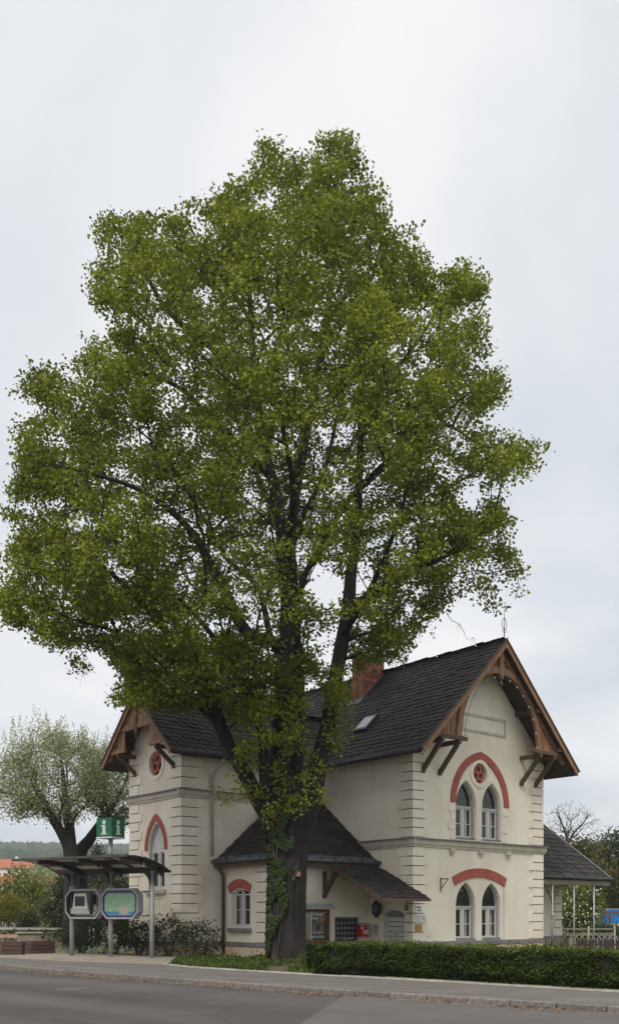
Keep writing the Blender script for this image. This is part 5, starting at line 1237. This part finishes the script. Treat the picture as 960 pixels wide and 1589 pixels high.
MB().box(-5, 1.1, -.05, .05, 1.30, 1.42).build('top_rail', M['galv'], rw); MB().box(-5, 1.1, -.08, .08, .62, .82).build('bottom_rail', M['galv'], rw)
for x in (-4, -2.6, -1.2, .2, 1.0): MB().box(x - .05, x + .05, -.04, .04, -2.6, 1.3).build('post', M['galv'], rw)
for x in (.25, -1.15): MB().bar((x, 0, .85), (x + .75, 0, 1.32), .05, .06).build('brace', M['galv'], rw)
lw_ = thing('low_wall', 'low grey garden wall with grass on top behind the stone block', 'wall', W(45, 1450, 54) * Vector((1, 1, 0)))
MB().box(-6, 2.2, -.2, .2, -2.5, .72).build('wall_body', M['stone'], lw_); MB().box(-6.05, 2.25, -.26, .26, .72, .84).build('coping', M['edging'], lw_)
gp = np.stack([rng.uniform(-6, 2.2, 1500), rng.uniform(-.3, .0, 1500), rng.uniform(.1, .75, 1500)], 1); leaf_mesh('wall_creeper', gp, .14, M['shrub_o'], up=.2, parent=lw_)

# ------------------------------------------------------------------ shrubs and trees
def shrub(name, label, x, y, rx, ry, h, leafm, nt=60, leaves=16, lsize=.09, crad=.16, group=None, z=None, bark=None, stems=6, up=.3, blobs=None, cat='shrub'):
    z = gz(x, y) if z is None else z
    limbs = []
    for k in range(stems):
        a = 2 * math.pi * k / stems + rng.uniform(-.3, .3)
        ex_ = (x + math.cos(a) * rx * .55, y + math.sin(a) * ry * .55, z + h * rng.uniform(.6, .85))
        limbs.append((None, [(x + math.cos(a) * .06, y + math.sin(a) * .06, z - .05, .03), (x + math.cos(a) * rx * .3, y + math.sin(a) * ry * .3, z + h * .35, .022), (*ex_, .010)]))
    att = crown_points(blobs or [(x, y, z + h * .55, rx, ry, h * .5)], nt, 1.1, -.25)
    return leafy(name, label, cat, (x, y, z), limbs, att, leafm, bark or M['bark_grey'], leaves, lsize, crad, up=up, droop=.1, group=group, r0=.006)
GS = 'shrubs in front of the left wing'
for (px, dep, rx, h, m, lab) in [(128, 40.3, 1.1, 1.6, 'shrub', 'dense dark green shrub behind the phone terminal post'), (178, 39.6, 1.15, 1.6, 'shrub', 'dense dark green shrub below the map case'), (216, 38.7, .8, 1.35, 'shrub', 'loose dark shrub against the left wing corner'), (262, 37.2, .85, 1.55, 'shrub', 'tall loose dark shrub between the end post and annex'), (312, 36.2, .75, 1.35, 'shrub', 'dark shrub at the foot of the grey downpipe')]:
    shrub('garden_shrub', lab, (px - CX) / F * dep, dep, rx, .7, h, M[m], 75, 17, .085, .15, GS)
shrub('garden_shrub', 'low reddish leafed shrub at the edge of the garden bed', (290 - CX) / F * 34.6, 34.6, .55, .45, .8, M['shrub_o'], 30, 8, .07, .12, GS)
shrub('garden_shrub', 'small yellow green shrub at the hedge end by the trunk', (483 - CX) / F * 28.2, 28.2, .38, .35, .62, M['hedge_new'], 34, 14, .06, .10)
# grass and flowers in the bed
gb_ = []
while len(gb_) < 7000:
    x, y = rng.uniform(-4.6, .5), rng.uniform(26, 36.3)
    if pip((x, y), bed) and fbm((x, y, 0), .7) > -.06: gb_.append((x, y, rng.uniform(.0, .10)))
leaf_mesh('bed_grass', np.array(gb_), .16, M['grass'], up=-.2, aspect=.22, droop=-1.6, kind='stuff')
for o in bpy.data.objects:
    if o.name == 'bed_grass': tag(o, 'short green grass and weeds covering the garden bed', 'grass')
for (px, py) in [(347, 1494), (353, 1492), (360, 1493), (392, 1493), (398, 1491), (404, 1493), (411, 1492), (366, 1496)]:
    p = G(px, py + 1); fl = thing('red_flower', ('small red flower left of the annex window in the garden bed' if px < 380 else 'small red flower between annex window and tree trunk in the bed'), 'flower', p, rng.uniform(0, 6), 'red flowers in the bed')
    MB().tube([(0, 0, -.03), (.02, 0, .2), (.01, .01, .36)], .008, 4).build('stem', M['ivy'], fl)
    leaf_mesh('leaves', rng.normal(size=(14, 3)) * [.06, .06, .05] + [0, 0, .12], .10, M['grass'], parent=fl); leaf_mesh('blossom', rng.normal(size=(6, 3)) * [.025, .025, .02] + [0, 0, .36], .055, M['flower'], parent=fl)

# pollarded silver leafed trees on the left
def PX(px, py, dep, r=0, dy=0): q = W(px, py, dep); return (q.x, dep + dy, q.z, r)
d1 = 50.0
b1 = PX(112, 1440, d1); zb = gz(b1[0], d1)
limbs = [(None, [(b1[0], d1, zb - .2, .52), PX(112, 1380, d1, .42), PX(110, 1322, d1, .38), PX(97, 1295, d1, .27), PX(82, 1270, d1, .22), PX(70, 1245, d1, .16), PX(50, 1215, d1, .09)]),
         (1, [PX(111, 1322, d1, .3), PX(108, 1285, d1 + .4, .27), PX(104, 1255, d1 + .6, .2), PX(100, 1220, d1 + .6, .14), PX(95, 1180, d1 + .4, .07)]),
         (1, [PX(82, 1270, d1, .14), PX(60, 1252, d1 - .4, .11), PX(30, 1235, d1 - .8, .07), PX(5, 1230, d1 - 1, .04)])]
att = crown_points([(PX(85, 1205, d1)[0], d1, PX(85, 1205, d1)[2], 2.7, 2.5, 2.5), (PX(25, 1225, d1)[0], d1 - .5, PX(25, 1225, d1)[2], 1.6, 1.6, 1.6)], 1000, .9, -.3)
def upshoots(att, n, cx, cz, rx, top, dep):
    r = []
    for _ in range(n):
        a = rng.uniform(-1, 1); x = cx + a * rx; zt = cz + top * math.sqrt(max(.05, 1 - a * a)) * rng.uniform(.85, 1.1); y = dep + rng.uniform(-1.5, 1.5)
        lean = rng.normal() * .10
        for k in range(34): r.append((x + lean * k * -.05 + rng.normal() * (.02 + .006 * k), y + rng.normal() * .06, zt - k * .062))
    return np.array(r)
shp1 = upshoots(att, 74, PX(80, 1205, d1)[0], PX(85, 1205, d1)[2], 3.0, 3.15, d1)
tq, _, _ = leafy('pollard_tree', 'silvery green pollarded tree with thick forked trunk left of the shelter roof', 'tree', (b1[0], d1, zb), limbs, att, M['willow'], M['bark'], 18, .135, .22, up=.1, droop=-.6, r0=.011, aspect=.5, group='pollarded trees')
leaf_mesh('upright_shoots', shp1 - np.array(tq.location), .12, M['willow'], up=.1, droop=-1, parent=tq, aspect=.5)
d2 = 53.0; b2 = PX(125, 1440, d2); zb = gz(b2[0], d2)
limbs = [(None, [(b2[0], d2, zb - .2, .5), PX(124, 1380, d2, .42), PX(125, 1325, d2, .36), PX(140, 1302, d2, .3), PX(155, 1280, d2, .25), PX(172, 1255, d2, .2), PX(190, 1225, d2, .12), PX(205, 1190, d2, .06)]), (1, [PX(155, 1280, d2, .14), PX(160, 1250, d2 + .5, .1), PX(165, 1200, d2 + .8, .05)])]
c2 = PX(185, 1218, d2); att = crown_points([(c2[0], d2, c2[2], 2.0, 2.4, 2.3)], 760, .9, -.3); shp2 = upshoots(att, 46, c2[0], c2[2], 2.1, 2.9, d2)
tq, _, _ = leafy('pollard_tree', 'silvery green pollarded tree half hidden behind the left wing gable', 'tree', (b2[0], d2, zb), limbs, att, M['willow'], M['bark'], 18, .135, .22, up=.1, droop=-.5, r0=.011, aspect=.5, group='pollarded trees')

leaf_mesh('upright_shoots', shp2 - np.array(tq.location), .12, M['willow'], up=.1, droop=-1, parent=tq, aspect=.5)
def big_shrub(name, label, px, dep, ytop, ybase, wpx, m, nt, leaves, ls, cr, cat='shrub', grp=None, bz=None):
    x = (px - CX) / F * dep; zt = EYE + (HZ - ytop) / F * dep; z0 = gz(x, dep) if bz is None else bz; rx = wpx / 2 / F * dep; zc = EYE + (HZ - ybase) / F * dep
    zc = max(zc, z0 + .1); h = zt - zc
    limbs = [(None, [(x + k * .15, dep, z0 - .1, .09), (x + k * rx * .3, dep, (z0 + zc) / 2 + h * .15, .06), (x + k * rx * .5, dep + k * .4, zc + h * .6, .03)]) for k in (-1, 0, 1)]
    att = crown_points([(x, dep, zc + h * .5, rx * .92, rx * .8, h * .48), (x - rx * .4, dep - .3, zc + h * .36, rx * .6, rx * .6, h * .36), (x + rx * .42, dep + .2, zc + h * .40, rx * .58, rx * .6, h * .40)], nt, .7, -.22)
    return leafy(name, label, cat, (x, dep, z0), limbs, att, m, M['bark_grey'], leaves, ls, cr, up=.3, droop=.2, r0=.010, group=grp)
GB2 = 'shrubs beyond the plaza'
big_shrub('background_shrub', 'fresh yellow green bushy shrub behind the white railing', 30, 66, 1345, 1432, 80, M['shrub_y'], 240, 18, .17, .34, grp=GB2)
big_shrub('background_shrub', 'olive green tall shrub behind the phone terminal post', 96, 55, 1362, 1462, 60, M['shrub_o'], 220, 18, .13, .26, grp=GB2)
big_shrub('background_shrub', 'golden leafed low shrub in front of the fresh green one', 14, 60, 1385, 1435, 50, leafmat('golden_leaf', (.12, .11, .012), (.28, .245, .035)), 120, 16, .13, .26, grp=GB2)
big_shrub('background_shrub', 'dark rounded evergreen shrub at the end of the white railing', 46, 58, 1416, 1440, 34, M['tree_d'], 90, 18, .11, .2, grp=GB2)
big_shrub('background_shrub', 'olive shrub filling the space under the shelter roof', 142, 58, 1352, 1440, 66, M['shrub_o'], 200, 18, .14, .28, grp=GB2)
big_shrub('background_shrub', 'dark green shrub beside the left wing corner under the shelter roof', 190, 56, 1350, 1450, 46, M['tree_d'], 150, 18, .13, .26, grp=GB2)
big_shrub('background_shrub', 'pale green airy bush between hill and shelter roof', 70, 74, 1330, 1400, 90, M['willow'], 180, 14, .16, .34, grp=GB2)
# dark conifer
xc, dc = (152 - CX) / F * 70, 70.0; zc0 = gz(xc, dc)
cf = []
for k in range(420):
    q = rng.random() ** .6; a = rng.uniform(0, 6.28); rr_ = (1 - q) * 0 + q * 1.9; zt = EYE + (HZ - 1308) / F * dc
    cf.append((xc + math.cos(a) * rr_, dc + math.sin(a) * rr_, zt - q * 5.2 - .15 * rr_))
leafy('conifer_tree', 'dark bluish conifer top between pollard trunk and sign cube', 'tree', (xc, dc, zc0), [(None, [(xc, dc, zc0 - .2, .2), (xc, dc, zc0 + 3, .15), (xc, dc, EYE + (HZ - 1312) / F * dc, .03)])], cf, M['conifer'], M['bark_grey'], 14, .22, .28, up=.2, droop=.5, aspect=.25)

# right-hand background
GT = 'trees beyond the platform canopy'
def bg_tree(label, px, dep, ytop, ybot, wpx, m, nt, leaves=16, ls=.2, cr=.42):
    x = (px - CX) / F * dep; z0 = gz(x, dep); zt = EYE + (HZ - ytop) / F * dep; zb_ = max(EYE + (HZ - ybot) / F * dep, z0 + .8); rx = wpx / 2 / F * dep; h = zt - zb_
    limbs = [(None, [(x, dep, z0 - .2, .28), (x + .1, dep, zb_ + h * .2, .2), (x, dep, zb_ + h * .6, .1)])] + [(1, [(x, dep, zb_ + h * .1, .12), (x + k * rx * .4, dep + .3 * k, zb_ + h * .4, .07), (x + k * rx * .7, dep, zb_ + h * .6, .03)]) for k in (-1, 1)]
    blobs = [(x, dep, zb_ + h * .55, rx * .9, rx * .8, h * .45)] + [(x + rx * rng.uniform(-.6, .6), dep + rng.uniform(-.5, .5), zb_ + h * rng.uniform(.25, .75), rx * .45, rx * .45, h * .24) for _ in range(4)]
    return leafy('broadleaf_tree', label, 'tree', (x, dep, z0), limbs, crown_points(blobs, nt, .45, -.15), m, M['bark_grey'], leaves, ls, cr, up=.4, droop=.3, group=GT)
bg_tree('brownish olive tree rising behind the canopy roof', 880, 74, 1300, 1440, 130, M['tree_o'], 620, 22)
bg_tree('olive tree filling the gap right of the canopy eave', 915, 78, 1306, 1445, 110, M['tree_o'], 560, 22)
bg_tree('dark green tree crown above the blue trailer', 955, 80, 1290, 1425, 120, M['tree_d'], 620, 22)
bg_tree('dark tree in the gap between canopy and blue trailer', 925, 86, 1330, 1450, 90, M['tree_d'], 420, 20)
bg_tree('pale crowned tree at the far end above the dark trees', 985, 92, 1300, 1440, 90, M['shrub_o'], 400, 20)
# bare tree
xb_, db_ = (884 - CX) / F * 68, 68.0; zb_ = gz(xb_, db_)
bt = crown_points([(PX(866, 1275, db_)[0], db_, PX(866, 1275, db_)[2], 1.1, 1.2, 1.3), (PX(905, 1280, db_)[0], db_, PX(905, 1280, db_)[2], 1.3, 1.2, 1.25), (PX(885, 1268, db_)[0], db_, PX(885, 1268, db_)[2], 1.6, 1.2, 1.2)], 620, 1.0, -.5)
t_, _, _ = leafy('bare_tree', 'leafless tree with fine twigs standing above the canopy roof', 'tree', (xb_, db_, zb_), [(None, [(xb_, db_, zb_ - .2, .22), PX(882, 1340, db_, .16), PX(879, 1300, db_, .12), PX(872, 1280, db_, .07), PX(864, 1258, db_, .03)]), (1, [PX(880, 1310, db_, .1), PX(890, 1292, db_, .08), PX(903, 1278, db_, .05), PX(915, 1262, db_, .02)])], bt, None, M['bark_grey'], 0, r0=.0085, bf=.45)
tb, _, btp = big_shrub('blossom_shrub', 'white blossoming green shrub behind the canopy posts', 898, 62, 1366, 1462, 68, M['shrub_y'], 460, 20, .14, .26)
bq = btp[rng.random(len(btp)) < .6]; leaf_mesh('white_blossom', np.repeat(bq, 3, 0) + rng.normal(size=(len(bq) * 3, 3)) * .25 + np.array([0, -.2, .05]), .14, M['blossom'], parent=tb, up=.4)
big_shrub('background_shrub', 'dark clipped shrub below the blue trailer', 938, 60, 1434, 1458, 44, M['tree_d'], 120, 18, .11, .2)

# picket fence from the house corner
fe = thing('picket_fence', 'dark brown picket fence with pale posts beyond the house corner', 'fence', HP(GW + .08, .1, 0), TH - R(26))
pk = None; gzf = -.62
for i in range(52):
    if i in (9, 10, 11): continue
    if pk is None: o = MB().prism([(-.035, gzf), (.035, gzf), (.035, .42), (0, .47), (-.035, .42)], lambda u, z, d: (u, d, z), -.012, .012).build('picket', M['fence'], fe); pk = o.data
    else: o = link('picket', pk, fe)
    o.location = (.22 + i * .125, 0, random.uniform(-.03, .03))
for z_ in (-.28, .22): MB().box(.1, 6.8, .014, .06, z_ - .04, z_ + .04).build('rail', M['fence'], fe)
for x in (.05, 1.45, 4.4, 6.8): MB().box(x - .09, x + .09, -.02, .14, gzf - .1, .52).build('post', M['stone'], fe)
# white hoop fence behind
hf = thing('hoop_fence', 'low white metal garden fence with rounded hoops behind the picket fence', 'fence', W(874, 1462, 52) * Vector((1, 1, 0)))
for i in range(9):
    x0 = i * .30; MB().tube([(x0 + .24 - .24 * math.cos(a * math.pi / 10), 0, .18 + .30 * math.sin(a * math.pi / 10)) for a in range(11)], .018, 5).tube([(x0, 0, -1.3), (x0, 0, .2)], .018, 5).build('hoop', M['edging'], hf)
for x in (-.1, 1.35, 2.75): MB().box(x - .04, x + .04, .05, .13, -1.3, .95).build('post', M['edging'], hf)
for z_ in (.55, .8): MB().box(-.1, 2.8, .06, .1, z_ - .04, z_ + .04).build('rail', M['stone'], hf)
# blue covered trailer, timber frame, car
bx_, by_ = (955 - CX) / F * 70, 70.0; zt_ = gz(bx_, by_)
tr = thing('blue_trailer', 'bright blue covered trailer parked beyond the garden shrubs', 'trailer', (bx_, by_, zt_), R(6))
zh = EYE + (HZ - 1411) / F * 70 - zt_; zl_ = EYE + (HZ - 1433) / F * 70 - zt_
MB().box(-1.15, 3.4, -1.0, 1.0, zl_, zh).build('cover', M['truck'], tr); MB().box(-1.2, 3.45, -1.03, 1.03, zl_ - .18, zl_ - .005).build('chassis', M['galv'], tr); MB().box(-1.18, 3.43, -1.02, 1.02, zh + .002, zh + .05).build('roof_edge', M['galv'], tr)
for x in (-.9, .4, 2.6):
    for y in (-.95, .95):
        wh = MB().tube([(x, y - .12, .45), (x, y + .12, .45)], .45, 16).build('wheel', M['tyre'], tr); MB().tube([(x, y - .14, .45), (x, y + .14, .45)], .22, 12).build('rim', M['galv'], wh)
pg_ = thing('timber_pergola', 'dark timber frame with arched braces in front of the blue trailer', 'pergola', (((950 - CX) / F * 64), 64, gz((950 - CX) / F * 64, 64)))
zz0 = pg_.location.z; zt = EYE + (HZ - 1414) / F * 64 - zz0
MB().box(-.9, 2.2, -.07, .07, zt - .14, zt).build('beam', M['timber_dark'], pg_)
for x in (-.65, -.2, .55, 1.4): MB().box(x - .05, x + .05, -.05, .05, -.1, zt - .14).build('post', M['timber_dark'], pg_)
for x in (-.2, .55, 1.4):
    for sg in (-1, 1): MB().bar((x + sg * .04, 0, zt - .5), (x + sg * .3, 0, zt - .14), .06, .07).build('brace', M['timber_dark'], pg_)
xc_, yc_ = (966 - CX) / F * 58, 58.0; car = thing('parked_car', 'dark parked car partly hidden behind the picket fence', 'car', (xc_, yc_, gz(xc_, yc_)), R(12))
body = [(-2.1, .35), (2.1, .35), (2.15, .75), (1.3, .9), (.6, 1.38), (-.9, 1.42), (-1.7, .95), (-2.15, .85)]
MB().prism(body, lambda u, z, d: (u, d, z), -.85, .85).build('body', M['carpaint'], car)
for sg in (-1, 1): MB().prism([(1.05, .95), (.5, 1.3), (-.85, 1.34), (-1.4, .98)], lambda u, z, d: (u, d, z), sg * .851, sg * .862).build('side_window', M['glassblock'], car)
for x in (-1.3, 1.3):
    for y in (-.75, .75):
        wh = MB().tube([(x, y - .12, .32), (x, y + .12, .32)], .32, 18).build('wheel', M['tyre'], car); MB().tube([(x, y - .13, .32), (x, y + .13, .32)], .19, 12).build('rim', M['galv'], wh)

# ------------------------------------------------------------------ far houses and wooded hill
def far_house(label, px, dep, ytop, yeave, wpx):
    x = (px - CX) / F * dep; z0 = gz(x, dep); zt = EYE + (HZ - ytop) / F * dep - z0; ze = EYE + (HZ - yeave) / F * dep - z0; hw = wpx / 2 / F * dep; dp = 4.5
    h = thing('far_house', label, 'house', (x, dep, z0), R(rng.uniform(-8, 8)))
    MB().box(-hw, hw, -dp, dp, -4, ze).build('wall', M['housewall'], h)
    rf_ = MB().add([(-hw - .5, -dp - .6, ze - .25), (hw + .5, -dp - .6, ze - .25), (hw + .5, 0, zt), (-hw - .5, 0, zt), (-hw - .5, dp + .6, ze - .25), (hw + .5, dp + .6, ze - .25)], [(0, 1, 2, 3), (3, 2, 5, 4), (0, 3, 4), (1, 5, 2)]).build('roof', M['tile'], h)
    MB().box(hw * .3, hw * .3 + .8, -1, -.2, zt - 1.5, zt + .8).build('chimney', M['housewall'], rf_)
    for k in range(4): MB().box(-hw * .75 + k * hw * .45, -hw * .75 + k * hw * .45 + 1.1, -dp - .05, -dp + .05, ze - 2.2, ze - .8).build('window', M['dark'], h)
far_house('red roofed house highest on the foot of the wooded hill', 12, 330, 1333, 1347, 90)
far_house('red roofed house lower down behind the fresh green shrub', -6, 240, 1357, 1371, 62)
far_house('red roofed house half hidden behind the airy bush', 78, 300, 1360, 1370, 30)
fm = MB(); ico = bmesh.new(); bmesh.ops.create_icosphere(ico, subdivisions=1, radius=1); iv_ = [v.co.copy() for v in ico.verts]; if_ = [tuple(v.index for v in f.verts) for f in ico.faces]; ico.free()
for _ in range(11000):
    dep = 380 * (1560 / 380) ** (rng.random() ** .75); a = rng.uniform(-.42, .42); x = a * dep; z = gz(x, dep); r_ = rng.uniform(2.6, 5.2)
    if dep < 430 and rng.random() < .6: continue
    fm.add([(x + v.x * r_ * rng.uniform(.8, 1.2), dep + v.y * r_, z + 2 + v.z * r_ * rng.uniform(.9, 1.4)) for v in iv_], if_)
fo = fm.build('forest', M['forest'], None, 'stuff', smooth=True); tag(fo, 'distant mixed forest covering the hillside behind the village', 'forest')

# ------------------------------------------------------------------ thin summer haze over the valley
hz = MB().box(-1690, 1690, -39, 1690, -5, 135).build('haze', M['white'], None, 'stuff'); hz.data.materials.clear()
hm = bpy.data.materials.new('haze_air'); hm.use_nodes = True; t = hm.node_tree; t.nodes.clear()
vo = t.nodes.new('ShaderNodeVolumePrincipled'); vo.inputs['Color'].default_value = (.80, .87, .95, 1); vo.inputs['Density'].default_value = .00032; vo.inputs['Anisotropy'].default_value = .1
ho_ = t.nodes.new('ShaderNodeOutputMaterial'); t.links.new(vo.outputs[0], ho_.inputs['Volume']); hz.data.materials.append(hm)
tag(hz, 'thin pale bluish haze in the air over the valley and hill', 'haze')
scn.cycles.volume_bounces = 0
